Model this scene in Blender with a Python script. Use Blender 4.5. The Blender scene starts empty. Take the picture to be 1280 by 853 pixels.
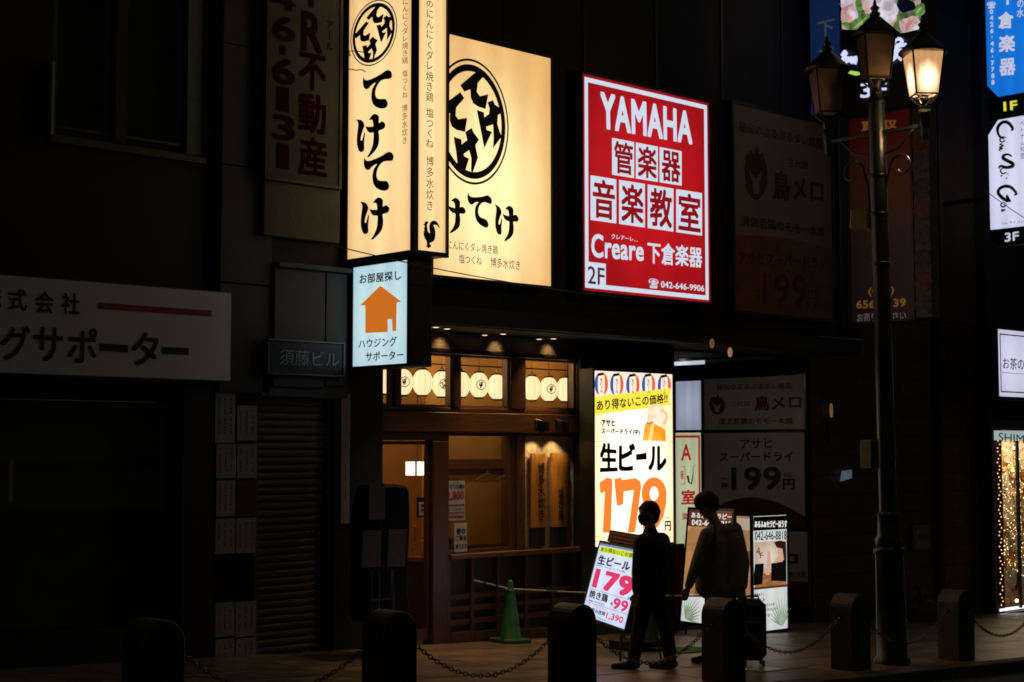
import bpy, bmesh, math, random
from math import sin, cos, tan, radians, pi, sqrt, atan2
from mathutils import Vector, Matrix
from mathutils.geometry import tessellate_polygon
random.seed(7)
sc = bpy.context.scene
COL = sc.collection

# ------------------------------------------------------------------ camera, world, exposure
FOC, YAW, PIT, DIST, CAMH, SLOPE = 1900.0, radians(42.7), radians(4.03), 13.6, 1.75, 0.043
cd = bpy.data.cameras.new('camera'); cam = bpy.data.objects.new('camera', cd); COL.objects.link(cam)
cam.location = (0, -DIST, CAMH); cam.rotation_euler = (pi/2 + PIT, 0, -YAW)
cd.sensor_width = 36; cd.lens = 36*FOC/1280; cd.clip_end = 500; cd.clip_start = .1
sc.camera = cam
w = bpy.data.worlds.new('World'); sc.world = w; w.use_nodes = True
nt = w.node_tree; bg = nt.nodes['Background']
sky = nt.nodes.new('ShaderNodeTexSky'); sky.sky_type = 'NISHITA'; sky.sun_disc = False
sky.sun_elevation = radians(-6); sky.sun_rotation = radians(200)
mx = nt.nodes.new('ShaderNodeMixRGB'); mx.blend_type = 'ADD'; mx.inputs[0].default_value = 1
hs = nt.nodes.new('ShaderNodeMixRGB'); hs.blend_type = 'MULTIPLY'; hs.inputs[0].default_value = 1
hs.inputs[2].default_value = (.3, .3, .3, 1)
nt.links.new(sky.outputs[0], hs.inputs[1]); nt.links.new(hs.outputs[0], mx.inputs[1])
mx.inputs[2].default_value = (.42, .40, .36, 1)          # glow of the city on the night sky
nt.links.new(mx.outputs[0], bg.inputs[0]); bg.inputs[1].default_value = .042
sc.view_settings.view_transform = 'Standard'; sc.view_settings.look = 'None'
sc.view_settings.exposure = 0; sc.view_settings.gamma = 1
sc.cycles.max_bounces = 6; sc.cycles.diffuse_bounces = 3; sc.cycles.glossy_bounces = 3
sc.cycles.transparent_max_bounces = 12; sc.cycles.sample_clamp_indirect = 2.0
sc.cycles.caustics_reflective = False; sc.cycles.caustics_refractive = False
sc.cycles.filter_width = 1.7

# ------------------------------------------------------------------ view geometry (only used to lay things out on real planes)
FW = Vector((sin(YAW)*cos(PIT), cos(YAW)*cos(PIT), sin(PIT))); RT = Vector((cos(YAW), -sin(YAW), 0)); UP = RT.cross(FW)
CP = Vector((0, -DIST, CAMH))
def ray(px, py): return FOC*FW + (px-640)*RT - (py-426.5)*UP
def FY(px, py, Y=0): d = ray(px, py); return CP + d*((Y-CP.y)/d.y)
def FX(px, py, X): d = ray(px, py); return CP + d*((X-CP.x)/d.x)
def FZ(px, py, Z): d = ray(px, py); return CP + d*((Z-CP.z)/d.z)
def gz(x): return -SLOPE*x
def G(px, py): d = ray(px, py); t = (-SLOPE*CP.x-CP.z)/(d.z+SLOPE*d.x); return CP + d*t

class Plane:
    def __init__(s, o, u, v):
        s.o = Vector(o); s.u = Vector(u).normalized(); s.v = Vector(v).normalized(); s.n = s.u.cross(s.v).normalized()
        if s.n.dot(CP-s.o) < 0: s.n = -s.n
    def hit(s, px, py):
        d = ray(px, py); t = (s.o-CP).dot(s.n)/d.dot(s.n); return CP + d*t
    def uv(s, px, py):
        p = s.hit(px, py)-s.o; return p.dot(s.u), p.dot(s.v)
    def at(s, u, v, n=0): return s.o + s.u*u + s.v*v + s.n*n
def PF(Y): return Plane((0, Y, 0), (1, 0, 0), (0, 0, 1))
def PS(X): return Plane((X, 0, 0), (0, -1, 0), (0, 0, 1))

# ------------------------------------------------------------------ materials
MATS = {}
def mat(name, col, rough=.6, metal=0, var=.25, scale=6, bump=.15, spec=.5, bscale=40, coat=0):
    if name in MATS: return MATS[name]
    m = bpy.data.materials.new(name); m.use_nodes = True; n = m.node_tree.nodes; l = m.node_tree.links
    p = n['Principled BSDF']; p.inputs['Roughness'].default_value = rough; p.inputs['Metallic'].default_value = metal
    p.inputs['Specular IOR Level'].default_value = spec; p.inputs['Coat Weight'].default_value = coat
    tc = n.new('ShaderNodeTexCoord'); nz = n.new('ShaderNodeTexNoise'); nz.inputs['Scale'].default_value = scale; nz.inputs['Detail'].default_value = 6
    l.new(tc.outputs['Object'], nz.inputs['Vector'])
    cr = n.new('ShaderNodeValToRGB'); cr.color_ramp.elements[0].position = .3; cr.color_ramp.elements[1].position = .7
    cr.color_ramp.elements[0].color = tuple(c*(1-var) for c in col)+(1,); cr.color_ramp.elements[1].color = tuple(min(1, c*(1+var)) for c in col)+(1,)
    l.new(nz.outputs[0], cr.inputs[0]); l.new(cr.outputs[0], p.inputs['Base Color'])
    rr = n.new('ShaderNodeMapRange'); rr.inputs[3].default_value = max(.02, rough-.12); rr.inputs[4].default_value = min(1, rough+.12)
    l.new(nz.outputs[0], rr.inputs[0]); l.new(rr.outputs[0], p.inputs['Roughness'])
    if bump:
        n2 = n.new('ShaderNodeTexNoise'); n2.inputs['Scale'].default_value = bscale; n2.inputs['Detail'].default_value = 5
        b = n.new('ShaderNodeBump'); b.inputs['Strength'].default_value = bump; b.inputs['Distance'].default_value = .02
        l.new(tc.outputs['Object'], n2.inputs['Vector']); l.new(n2.outputs[0], b.inputs['Height']); l.new(b.outputs[0], p.inputs['Normal'])
    MATS[name] = m; return m
def wood(name, col, rough=.45, axis='X', sc_=1.0):
    if name in MATS: return MATS[name]
    m = mat(name, col, rough, var=.3, bump=0); n = m.node_tree.nodes; l = m.node_tree.links
    nz = [x for x in n if x.type == 'TEX_NOISE'][0]; tc = [x for x in n if x.type == 'TEX_COORD'][0]
    mp = n.new('ShaderNodeMapping'); s = {'X': (.7, 14, 14), 'Z': (14, 14, .7)}[axis]
    mp.inputs['Scale'].default_value = tuple(q*sc_ for q in s); l.new(tc.outputs['Object'], mp.inputs['Vector']); l.new(mp.outputs[0], nz.inputs['Vector'])
    return m
def emi(name, col, strength=1.0, edge=None, spot=None, tubes=3, rough=.35):
    """backlit acrylic or print: emission, centre colour falling off to the edge of the light box (uneven tubes)"""
    if name in MATS: return MATS[name]
    m = bpy.data.materials.new(name); m.use_nodes = True; n = m.node_tree.nodes; l = m.node_tree.links
    p = n['Principled BSDF']; p.inputs['Base Color'].default_value = tuple(min(.5, c*.4) for c in col)+(1,); p.inputs['Roughness'].default_value = rough
    p.inputs['Emission Strength'].default_value = strength; p.inputs['Emission Color'].default_value = tuple(col)+(1,)
    if edge:
        uv = n.new('ShaderNodeUVMap'); mp = n.new('ShaderNodeMapping')
        cx, cy, sx, sy = spot or (.5, .5, 1, 1)
        mp.inputs['Location'].default_value = (-cx*2/sx, -cy*2/sy, 0); mp.inputs['Scale'].default_value = (2/sx, 2/sy, 0)
        ln = n.new('ShaderNodeVectorMath'); ln.operation = 'LENGTH'
        nz = n.new('ShaderNodeTexNoise'); nz.inputs['Scale'].default_value = 5; nz.inputs['Detail'].default_value = 2
        ad = n.new('ShaderNodeMath'); ad.operation = 'MULTIPLY_ADD'; ad.inputs[1].default_value = .25; ad.inputs[2].default_value = -.12
        sm = n.new('ShaderNodeMath'); sm.operation = 'ADD'
        cr = n.new('ShaderNodeValToRGB'); cr.color_ramp.interpolation = 'EASE'
        cr.color_ramp.elements[0].position = .1; cr.color_ramp.elements[1].position = 1.0
        cr.color_ramp.elements[0].color = tuple(col)+(1,); cr.color_ramp.elements[1].color = tuple(edge)+(1,)
        l.new(uv.outputs[0], mp.inputs[0]); l.new(mp.outputs[0], ln.inputs[0]); l.new(uv.outputs[0], nz.inputs['Vector'])
        l.new(nz.outputs[0], ad.inputs[0]); l.new(ln.outputs['Value'], sm.inputs[0]); l.new(ad.outputs[0], sm.inputs[1])
        dv = n.new('ShaderNodeMath'); dv.operation = 'MULTIPLY'; dv.inputs[1].default_value = .85
        l.new(sm.outputs[0], dv.inputs[0]); l.new(dv.outputs[0], cr.inputs[0])
        # the tubes behind the acrylic show as faint brighter bands, with a little grime
        su = n.new('ShaderNodeSeparateXYZ'); l.new(uv.outputs[0], su.inputs[0])
        m1 = n.new('ShaderNodeMath'); m1.operation = 'MULTIPLY'; m1.inputs[1].default_value = 2*pi*tubes
        m2 = n.new('ShaderNodeMath'); m2.operation = 'COSINE'; m3 = n.new('ShaderNodeMath'); m3.operation = 'MULTIPLY_ADD'; m3.inputs[1].default_value = -.055; m3.inputs[2].default_value = 1.0
        n3 = n.new('ShaderNodeTexNoise'); n3.inputs['Scale'].default_value = 26; n3.inputs['Detail'].default_value = 5
        m4 = n.new('ShaderNodeMath'); m4.operation = 'MULTIPLY_ADD'; m4.inputs[1].default_value = .16; m4.inputs[2].default_value = .92
        m5 = n.new('ShaderNodeMath'); m5.operation = 'MULTIPLY'; vm = n.new('ShaderNodeVectorMath'); vm.operation = 'SCALE'
        l.new(su.outputs[0], m1.inputs[0]); l.new(m1.outputs[0], m2.inputs[0]); l.new(m2.outputs[0], m3.inputs[0])
        l.new(uv.outputs[0], n3.inputs['Vector']); l.new(n3.outputs[0], m4.inputs[0]); l.new(m3.outputs[0], m5.inputs[0]); l.new(m4.outputs[0], m5.inputs[1])
        l.new(cr.outputs[0], vm.inputs[0]); l.new(m5.outputs[0], vm.inputs['Scale']); l.new(vm.outputs[0], p.inputs['Emission Color'])
    MATS[name] = m; return m
def emin(name, c1, c2, scale=9, strength=.8):
    """backlit photographic print: mottled between two colours"""
    if name in MATS: return MATS[name]
    m = bpy.data.materials.new(name); m.use_nodes = True; n = m.node_tree.nodes; l = m.node_tree.links
    p = n['Principled BSDF']; p.inputs['Base Color'].default_value = (.05, .05, .05, 1); p.inputs['Emission Strength'].default_value = strength
    tc = n.new('ShaderNodeTexCoord'); nz = n.new('ShaderNodeTexNoise'); nz.inputs['Scale'].default_value = scale; nz.inputs['Detail'].default_value = 4; nz.inputs['Distortion'].default_value = .8
    cr = n.new('ShaderNodeValToRGB'); setramp(cr, [(.36, c1), (.62, c2)])
    l.new(tc.outputs['Object'], nz.inputs['Vector']); l.new(nz.outputs[0], cr.inputs[0]); l.new(cr.outputs[0], p.inputs['Emission Color'])
    MATS[name] = m; return m
def setramp(cr, stops):
    els = cr.color_ramp.elements
    els.remove(els[1]); els[0].position = stops[0][0]; els[0].color = tuple(stops[0][1])+(1,)
    for ps, c in stops[1:]: e = els.new(ps); e.color = tuple(c)+(1,)
def gradmat(name, stops, emit=0.0, rough=.5):
    """printed picture: colours running down the sheet (v of the sheet), flat print"""
    if name in MATS: return MATS[name]
    m = bpy.data.materials.new(name); m.use_nodes = True; n = m.node_tree.nodes; l = m.node_tree.links
    p = n['Principled BSDF']; p.inputs['Roughness'].default_value = rough
    uv = n.new('ShaderNodeUVMap'); sp = n.new('ShaderNodeSeparateXYZ'); cr = n.new('ShaderNodeValToRGB')
    l.new(uv.outputs[0], sp.inputs[0]); l.new(sp.outputs[1], cr.inputs[0])
    setramp(cr, stops)
    l.new(cr.outputs[0], p.inputs['Base Color'])
    if emit: l.new(cr.outputs[0], p.inputs['Emission Color']); p.inputs['Emission Strength'].default_value = emit
    MATS[name] = m; return m
def photomat(name, cols, scale=3, emit=1.0, seed=0):
    """blotchy printed photograph"""
    if name in MATS: return MATS[name]
    m = bpy.data.materials.new(name); m.use_nodes = True; n = m.node_tree.nodes; l = m.node_tree.links
    p = n['Principled BSDF']; p.inputs['Base Color'].default_value = (.1, .1, .1, 1)
    uv = n.new('ShaderNodeUVMap'); mp = n.new('ShaderNodeMapping'); mp.inputs['Location'].default_value = (seed*3.7, seed*1.9, 0)
    nz = n.new('ShaderNodeTexNoise'); nz.inputs['Scale'].default_value = scale; nz.inputs['Detail'].default_value = 3; nz.inputs['Distortion'].default_value = 1.2
    cr = n.new('ShaderNodeValToRGB'); setramp(cr, [(.3+.4*i/(len(cols)-1), c) for i, c in enumerate(cols)])
    l.new(uv.outputs[0], mp.inputs[0]); l.new(mp.outputs[0], nz.inputs['Vector']); l.new(nz.outputs[0], cr.inputs[0])
    l.new(cr.outputs[0], p.inputs['Emission Color']); p.inputs['Emission Strength'].default_value = emit
    MATS[name] = m; return m
def glassmat(name, tint=(.9, .9, .85), f=.08, rough=.02):
    if name in MATS: return MATS[name]
    m = bpy.data.materials.new(name); m.use_nodes = True; n = m.node_tree.nodes; l = m.node_tree.links
    n.remove(n['Principled BSDF']); out = n['Material Output']
    t = n.new('ShaderNodeBsdfTransparent'); t.inputs[0].default_value = tuple(tint)+(1,)
    g = n.new('ShaderNodeBsdfGlossy'); g.inputs['Roughness'].default_value = rough
    fr = n.new('ShaderNodeFresnel'); ge = n.new('ShaderNodeNewGeometry'); mr = n.new('ShaderNodeMapRange'); mr.inputs[3].default_value = 1.45; mr.inputs[4].default_value = 1/1.45; l.new(ge.outputs['Backfacing'], mr.inputs[0]); l.new(mr.outputs[0], fr.inputs[0]); mxs = n.new('ShaderNodeMixShader')
    l.new(fr.outputs[0], mxs.inputs[0]); l.new(t.outputs[0], mxs.inputs[1]); l.new(g.outputs[0], mxs.inputs[2]); l.new(mxs.outputs[0], out.inputs[0])
    MATS[name] = m; return m

BLACK = mat('black_metal', (.012, .011, .010), .45)
BLACKM = mat('black_matt_panel', (.008, .007, .0065), .7)
INK = mat('black_ink', (.012, .008, .006), .6, bump=0)
INKB = mat('brown_ink', (.05, .02, .008), .6, bump=0)
WALLD = mat('dark_render', (.009, .008, .007), .75, bscale=25)
CONC = mat('grey_panel', (.055, .052, .05), .7, var=.18, scale=2)
ALU = mat('anodised_aluminium', (.25, .24, .22), .35, metal=1, bump=.03)
DALU = mat('dark_bronze_frame', (.06, .05, .04), .4, metal=.8, bump=.03)
PAVE = mat('paving_stone', (.20, .165, .13), .5, var=.3, scale=4, bump=.3, bscale=60)
ASPH = mat('asphalt', (.045, .045, .045), .75, bump=.6, bscale=160)
KERB = mat('kerb_granite', (.07, .065, .06), .7, bump=.4)
WOODR = wood('red_brown_timber', (.10, .043, .014), .45, 'Z')
WOODX = wood('red_brown_beam', (.15, .066, .020), .45, 'X')
WOODD = wood('dark_timber', (.035, .014, .006), .5, 'X')
GLASS = glassmat('window_glass'); GLASSD = glassmat('tinted_glass', (.62, .66, .60))
PAPER = mat('white_paper', (.62, .60, .56), .8, var=.12, bump=.05)
WHITEP = mat('white_sign_sheet', (.72, .71, .74), .5, var=.06, scale=1.5, bump=.03)

# ------------------------------------------------------------------ mesh building
class MB:
    def __init__(s): s.v = []; s.f = []; s.uv = None
    def add(s, vs, fs):
        b = len(s.v); s.v += [Vector(p) for p in vs]; s.f += [tuple(b+i for i in f) for f in fs]; return s
    def hexa(s, c): return s.add(c, [(0, 3, 2, 1), (4, 5, 6, 7), (0, 1, 5, 4), (1, 2, 6, 5), (2, 3, 7, 6), (3, 0, 4, 7)])
    def box(s, x0, x1, y0, y1, z0, z1):
        return s.hexa([(x0, y0, z0), (x1, y0, z0), (x1, y1, z0), (x0, y1, z0), (x0, y0, z1), (x1, y0, z1), (x1, y1, z1), (x0, y1, z1)])
    def gbox(s, x0, x1, y0, y1, h0, h1):      # box following the slope of the pavement
        a, b = gz(x0), gz(x1)
        return s.hexa([(x0, y0, a+h0), (x1, y0, b+h0), (x1, y1, b+h0), (x0, y1, a+h0), (x0, y0, a+h1), (x1, y0, b+h1), (x1, y1, b+h1), (x0, y1, a+h1)])
    def pbox(s, P, u0, u1, v0, v1, n0, n1):   # box on a plane
        return s.hexa([P.at(u0, v0, n0), P.at(u1, v0, n0), P.at(u1, v0, n1), P.at(u0, v0, n1), P.at(u0, v1, n0), P.at(u1, v1, n0), P.at(u1, v1, n1), P.at(u0, v1, n1)])
    def poly(s, P, pts, n0=.004, n1=None):    # polygon in plane coordinates, tessellated; optional thickness
        pts = [tuple(p) for p in pts]; tris = tessellate_polygon([[Vector((a, b, 0)) for a, b in pts]])
        k = len(pts)
        if n1 is None: return s.add([P.at(a, b, n0) for a, b in pts], [tuple(t) for t in tris])
        return s.add([P.at(a, b, n1) for a, b in pts]+[P.at(a, b, n0) for a, b in pts],
                     [tuple(t) for t in tris]+[tuple(k+i for i in reversed(t)) for t in tris]+[(i, (i+1) % k, k+(i+1) % k, k+i) for i in range(k)])
    def ring(s, P, cx, cy, r0, r1, n=.004, k=48, sx=1, sy=1):
        vs = []; fs = []
        for i in range(k):
            a = 2*pi*i/k
            vs += [P.at(cx+cos(a)*r0*sx, cy+sin(a)*r0*sy, n), P.at(cx+cos(a)*r1*sx, cy+sin(a)*r1*sy, n)]
            j = (i+1) % k; fs.append((2*i, 2*j, 2*j+1, 2*i+1))
        return s.add(vs, fs)
    def tube(s, pts, r, k=8, caps=True):
        pts = [Vector(p) for p in pts]; rs = r if isinstance(r, (list, tuple)) else [r]*len(pts)
        vs = []; prev = None
        for i, p in enumerate(pts):
            t = (pts[min(i+1, len(pts)-1)]-pts[max(i-1, 0)]).normalized()
            if prev is None: a = t.orthogonal().normalized()
            else:
                a = prev - t*prev.dot(t)
                a = a.normalized() if a.length > 1e-6 else t.orthogonal().normalized()
            prev = a; b = t.cross(a)
            for j in range(k):
                q = 2*pi*j/k; vs.append(p + (a*cos(q)+b*sin(q))*rs[i])
        fs = [(i*k+j, i*k+(j+1) % k, (i+1)*k+(j+1) % k, (i+1)*k+j) for i in range(len(pts)-1) for j in range(k)]
        if caps: fs += [tuple(range(k))[::-1], tuple((len(pts)-1)*k+j for j in range(k))]
        return s.add(vs, fs)
    def lathe(s, c, prof, k=16, ph=0, sx=1, sy=1):   # prof: (r, z)
        vs = []; c = Vector(c)
        for r, z in prof:
            for j in range(k):
                a = 2*pi*j/k+ph; vs.append(c+Vector((cos(a)*r*sx, sin(a)*r*sy, z)))
        m = len(prof)
        fs = [(i*k+j, i*k+(j+1) % k, (i+1)*k+(j+1) % k, (i+1)*k+j) for i in range(m-1) for j in range(k)]
        fs += [tuple(range(k))[::-1], tuple((m-1)*k+j for j in range(k))]
        return s.add(vs, fs)
    def ball(s, c, rx, ry, rz, k=12, m=8):
        return s.lathe(c, [(sin(pi*i/m)*1+1e-4, -cos(pi*i/m)*rz) for i in range(m+1)], k, 0, rx, ry)
    def build(s, name, m, parent=None, smooth=False, bevel=0):
        me = bpy.data.meshes.new(name); o0 = Vector(parent['_o']) if parent is not None and '_o' in parent else Vector((0, 0, 0))
        me.from_pydata([p-o0 for p in s.v], [], s.f); me.validate()
        if s.uv:
            ul = me.uv_layers.new(name='UVMap'); P, u0, u1, v0, v1 = s.uv
            for lp in me.loops:
                q = me.vertices[lp.vertex_index].co+o0-P.o; ul.data[lp.index].uv = ((q.dot(P.u)-u0)/(u1-u0), (q.dot(P.v)-v0)/(v1-v0))
        if bevel or smooth:
            bm = bmesh.new(); bm.from_mesh(me)
            bmesh.ops.recalc_face_normals(bm, faces=bm.faces)
            if bevel:
                bmesh.ops.remove_doubles(bm, verts=bm.verts, dist=1e-5)
                ed = [e for e in bm.edges if len(e.link_faces) == 2 and e.calc_face_angle(0) > .9]
                if ed: bmesh.ops.bevel(bm, geom=ed, offset=bevel, segments=1, affect='EDGES')
            bm.to_mesh(me); bm.free()
        if smooth:
            for p in me.polygons: p.use_smooth = True
            try: me.set_sharp_from_angle(angle=radians(50))
            except Exception: pass
        if m: me.materials.append(m)
        o = bpy.data.objects.new(name, me); COL.objects.link(o)
        if parent is not None: o.parent = parent; o['_o'] = tuple(o0)
        return o
def thing(name, label, cat, loc, group=None):
    o = bpy.data.objects.new(name, None); COL.objects.link(o); o.location = loc; o.empty_display_size = .1
    o['label'] = label; o['category'] = cat; o['_o'] = tuple(loc)
    if group: o['group'] = group
    return o
def struct(o): o['kind'] = 'structure'; return o
def copy_tree(o, parent=None):
    c = o.copy(); COL.objects.link(c)
    if parent is not None: c.parent = parent
    for ch in list(o.children): copy_tree(ch, c)
    return c
def pb(name, m, parent, *a, bevel=0): return MB().box(*a).build(name, m, parent, bevel=bevel)

# ------------------------------------------------------------------ lettering
_fc = bpy.data.curves.new('lettering_source', 'FONT'); _fo = bpy.data.objects.new('lettering_source', _fc); COL.objects.link(_fo)
_fc.resolution_u = 3
_gc = {}
def glyphs(body, bold=0.0, space=1.0):
    """flat glyph mesh; weight is added by laying shifted copies a hair apart; vertices are (x, y, layer)"""
    key = (body, bold, space)
    if key not in _gc:
        _fc.body = body; _fc.offset = 0; _fc.space_character = space + (max(0, bold)*1.2 if len(body) > 1 else 0)
        bpy.context.view_layer.update()
        dg = bpy.context.evaluated_depsgraph_get(); ev = _fo.evaluated_get(dg); me = ev.to_mesh()
        v0 = [(v.co.x, v.co.y) for v in me.vertices]; f0 = [tuple(p.vertices) for p in me.polygons]; ev.to_mesh_clear()
        vs = [(x, y, 0) for x, y in v0]; fs = list(f0)
        if bold > .004:
            d = bold*.62; n = len(v0)
            sh = ((-d, -d), (d, d), (-d, d), (d, -d)) if bold < .045 else ((-d, -d), (d, d), (-d, d), (d, -d), (0, d), (0, -d), (d, 0), (-d, 0))
            for k, (dx, dy) in enumerate(sh):
                vs += [(x+dx, y+dy, k+1) for x, y in v0]; fs += [tuple((k+1)*n+i for i in f) for f in f0]
        _gc[key] = (vs, fs)
    return _gc[key]
def open_curve(pts, n=4):
    out = []; k = len(pts)
    for i in range(k-1):
        p0, p1, p2, p3 = (Vector((*pts[max(0, min(k-1, i+j))], 0)) for j in (-1, 0, 1, 2))
        for s in range(n):
            t = s/n; q = .5*((2*p1)+(p2-p0)*t+(2*p0-5*p1+4*p2-p3)*t*t+(3*p1-p0-3*p2+p3)*t**3); out.append((q.x, q.y))
    return out+[pts[-1]]
def asquad(q):
    if len(q) == 4 and not hasattr(q[0], '__len__'): return None
    return q
def text(mb, P, body, q, bold=.0, off=.004, vert=False, em=False, rot=0, space=1.0):
    """q: (x0,y0,x1,y1) with y measured at the middle of the word, or four corners TL,TR,BR,BL"""
    if asquad(q) is None:
        x0, y0, x1, y1 = q; cx, cy = (x0+x1)/2, (y0+y1)/2
        ul, _ = P.uv(x0, cy); ur, _ = P.uv(x1, cy); _, vt = P.uv(cx, y0); _, vb = P.uv(cx, y1)
        f = lambda s, t, k=0: P.at(ul+(ur-ul)*s, vt+(vb-vt)*t, off+k*.0006)
    else:
        c = [P.uv(*p) for p in q]
        def f(s, t, k=0):
            w_ = [(1-s)*(1-t), s*(1-t), s*t, (1-s)*t]
            return P.at(sum(a*p[0] for a, p in zip(w_, c)), sum(a*p[1] for a, p in zip(w_, c)), off+k*.0006)
    if not vert:
        vs, fs = glyphs(body, bold, space)
        if not vs: return mb
        xs = [v[0] for v in vs]; ys = [v[1] for v in vs]; a, b = min(xs), max(xs); c0, d = min(ys), max(ys)
        if rot: mb.add([f((d-y)/(d-c0), (x-a)/(b-a), k) for x, y, k in vs], fs)
        else: mb.add([f((x-a)/(b-a), (d-y)/(d-c0), k) for x, y, k in vs], fs)
    else:
        n = len(body)
        for i, ch in enumerate(body):
            if ch in ' 　': continue
            vs, fs = glyphs(ch, bold)
            if not vs: continue
            if ch in 'ー-': vs = [(.5+(y-.36), .36-(x-.5), k) for x, y, k in vs] if ch == 'ー' else [(.5+(y-.28), .36-(x-.18), k) for x, y, k in vs]
            xs = [v[0] for v in vs]; mid = (min(xs)+max(xs))/2
            mb.add([f(.5+(x-mid), (i+min(1.03, max(-.03, .88-y)))/n, k) for x, y, k in vs], fs)
    return mb
def letters(name, P, items, m, parent, off=.004):
    for it in items:
        kw = it[2] if len(it) > 2 else {}
        mb = MB(); text(mb, P, it[0], it[1], off=off, **kw); o = mb.build(name, m, parent)
    return o
def smooth_pts(pts, n=3):
    out = []; k = len(pts)
    for i in range(k):
        p0, p1, p2, p3 = (Vector((*pts[(i+j) % k], 0)) for j in (-1, 0, 1, 2))
        for s in range(n):
            t = s/n
            q = .5*((2*p1)+(p2-p0)*t+(2*p0-5*p1+4*p2-p3)*t*t+(3*p1-p0-3*p2+p3)*t**3); out.append((q.x, q.y))
    return out
def tr(pts, ox, oy, s): return [(ox+x/s, oy+y/s) for x, y in pts]

# outlines of the brush letters, the crest and the rooster
TE = tr([(215,200),(228,238),(262,256),(320,245),(420,200),(520,145),(590,95),(640,78),(690,95),(715,145),(710,195),(685,225),(640,232),(580,238),(520,265),(470,320),(435,390),(420,460),(425,520),(450,560),(500,575),(580,570),(615,590),(638,640),(632,690),(600,725),(550,738),(490,733),(430,710),(385,670),(358,610),(347,530),(355,440),(380,370),(425,300),(400,305),(340,350),(300,395),(265,410),(230,395),(203,350),(197,290),(203,235)], 440, 86, 14.217)
KE1 = tr([(78,188),(130,184),(180,200),(212,240),(224,290),(205,350),(180,420),(160,500),(163,540),(182,538),(200,480),(222,402),(236,425),(225,520),(220,600),(224,680),(205,725),(165,742),(130,725),(105,670),(90,600),(88,500),(98,400),(108,320),(112,250),(100,215)], 440, 138, 14.217)
KE2 = tr([(305,185),(335,140),(370,100),(415,84),(460,100),(485,140),(483,238),(520,215),(555,215),(590,245),(598,285),(580,325),(545,350),(480,375),(487,450),(485,560),(465,640),(420,710),(360,775),(295,830),(275,815),(310,760),(350,680),(375,600),(385,500),(385,408),(330,410),(285,385),(260,345),(246,298),(290,308),(340,303),(380,296),(372,210),(350,185)], 440, 138, 14.217)
LOGO = [tr(q, 436, 0, 10.16) for q in (
 [(230,195),(335,100),(380,70),(420,95),(368,155),(360,215),(385,240),(452,215),(430,318),(370,312),(330,295),(312,260),(308,208),(262,232)],
 [(70,370),(230,240),(262,275),(200,345),(195,400),(215,420),(285,400),(268,495),(200,492),(165,475),(150,440),(150,390),(100,418)],
 [(360,335),(418,342),(420,375),(458,345),(462,310),(445,270),(490,248),(505,275),(545,290),(568,320),(530,340),(525,400),(545,450),(560,480),(545,500),(490,570),(495,500),(490,410),(435,435),(440,455),(482,460),(420,580)],
 [(180,540),(240,548),(242,580),(285,545),(270,495),(320,460),(335,488),(378,528),(350,570),(370,650),(330,750),(315,745),(318,660),(300,610),(258,640),(262,655),(300,665),(270,750),(215,755),(200,640)])]
ROOST = tr([(155,240),(190,215),(200,170),(240,145),(275,145),(285,175),(265,205),(250,240),(262,300),(268,360),(290,400),(325,415),(310,340),(305,260),(318,190),(350,140),(400,108),(455,110),(505,145),(540,200),(565,275),(535,255),(495,210),(440,203),(405,215),(440,280),(455,370),(455,460),(435,560),(400,605),(350,635),(322,640),(325,680),(365,680),(345,705),(362,755),(330,735),(300,770),(270,765),(262,745),(190,750),(245,735),(250,680),(245,610),(195,540),(172,480),(170,410),(192,350),(170,310),(195,300),(190,245)], 520, 270, 18.95)
def uvs(P, pts): return [P.uv(*p) for p in pts]
def norm(pts, box=None):
    xs = [p[0] for p in pts]; ys = [p[1] for p in pts]
    b = box or (min(xs), min(ys), max(xs), max(ys))
    return [((x-b[0])/(b[2]-b[0]), (y-b[1])/(b[3]-b[1])) for x, y in pts]
def place(nrm, P, q):
    x0, y0, x1, y1 = q; cx, cy = (x0+x1)/2, (y0+y1)/2
    ul = P.uv(x0, cy)[0]; ur = P.uv(x1, cy)[0]; vt = P.uv(cx, y0)[1]; vb = P.uv(cx, y1)[1]
    return [(ul+(ur-ul)*a, vb+(vt-vb)*b) for a, b in nrm]

# ------------------------------------------------------------------ light box helper
def prect(P, x0, y0, x1, y1, anchor='l'):
    """rectangle on a plane: left edge from y0 to y1 (pixels), right edge at x1"""
    if anchor == 'l': u0, v1 = P.uv(x0, y0); _, v0 = P.uv(x0, y1); u1 = P.uv(x1, (y0+y1)/2)[0]
    else: u1, v1 = P.uv(x1, y0); _, v0 = P.uv(x1, y1); u0 = P.uv(x0, (y0+y1)/2)[0]
    return u0, u1, v0, v1
def plate(P, r, n0, n1, name, m, parent):
    mb = MB().pbox(P, r[0], r[1], r[2], r[3], n0, n1); mb.uv = (P, *r); return mb.build(name, m, parent)
def frame(P, r, t, n0, n1, name, m, parent):
    u0, u1, v0, v1 = r; mb = MB()
    mb.pbox(P, u0-t, u1+t, v1, v1+t, n0, n1).pbox(P, u0-t, u1+t, v0-t, v0, n0, n1).pbox(P, u0-t, u0, v0, v1, n0, n1).pbox(P, u1, u1+t, v0, v1, n0, n1)
    return mb.build(name, m, parent)
def lightbox(name, label, cat, P, r, depth, face, t=.04, cab=BLACK, group=None, face_name='face', lip=.012):
    u0, u1, v0, v1 = r; root = thing(name, label, cat, P.at((u0+u1)/2, v0-t, -depth), group)
    MB().pbox(P, u0-t, u1+t, v0-t, v1+t, -depth, -.014).build('cabinet', cab, root)
    plate(P, r, -.012, 0, face_name, face, root)
    frame(P, r, t, -.013, lip, 'trim', cab, root)
    return root
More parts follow.
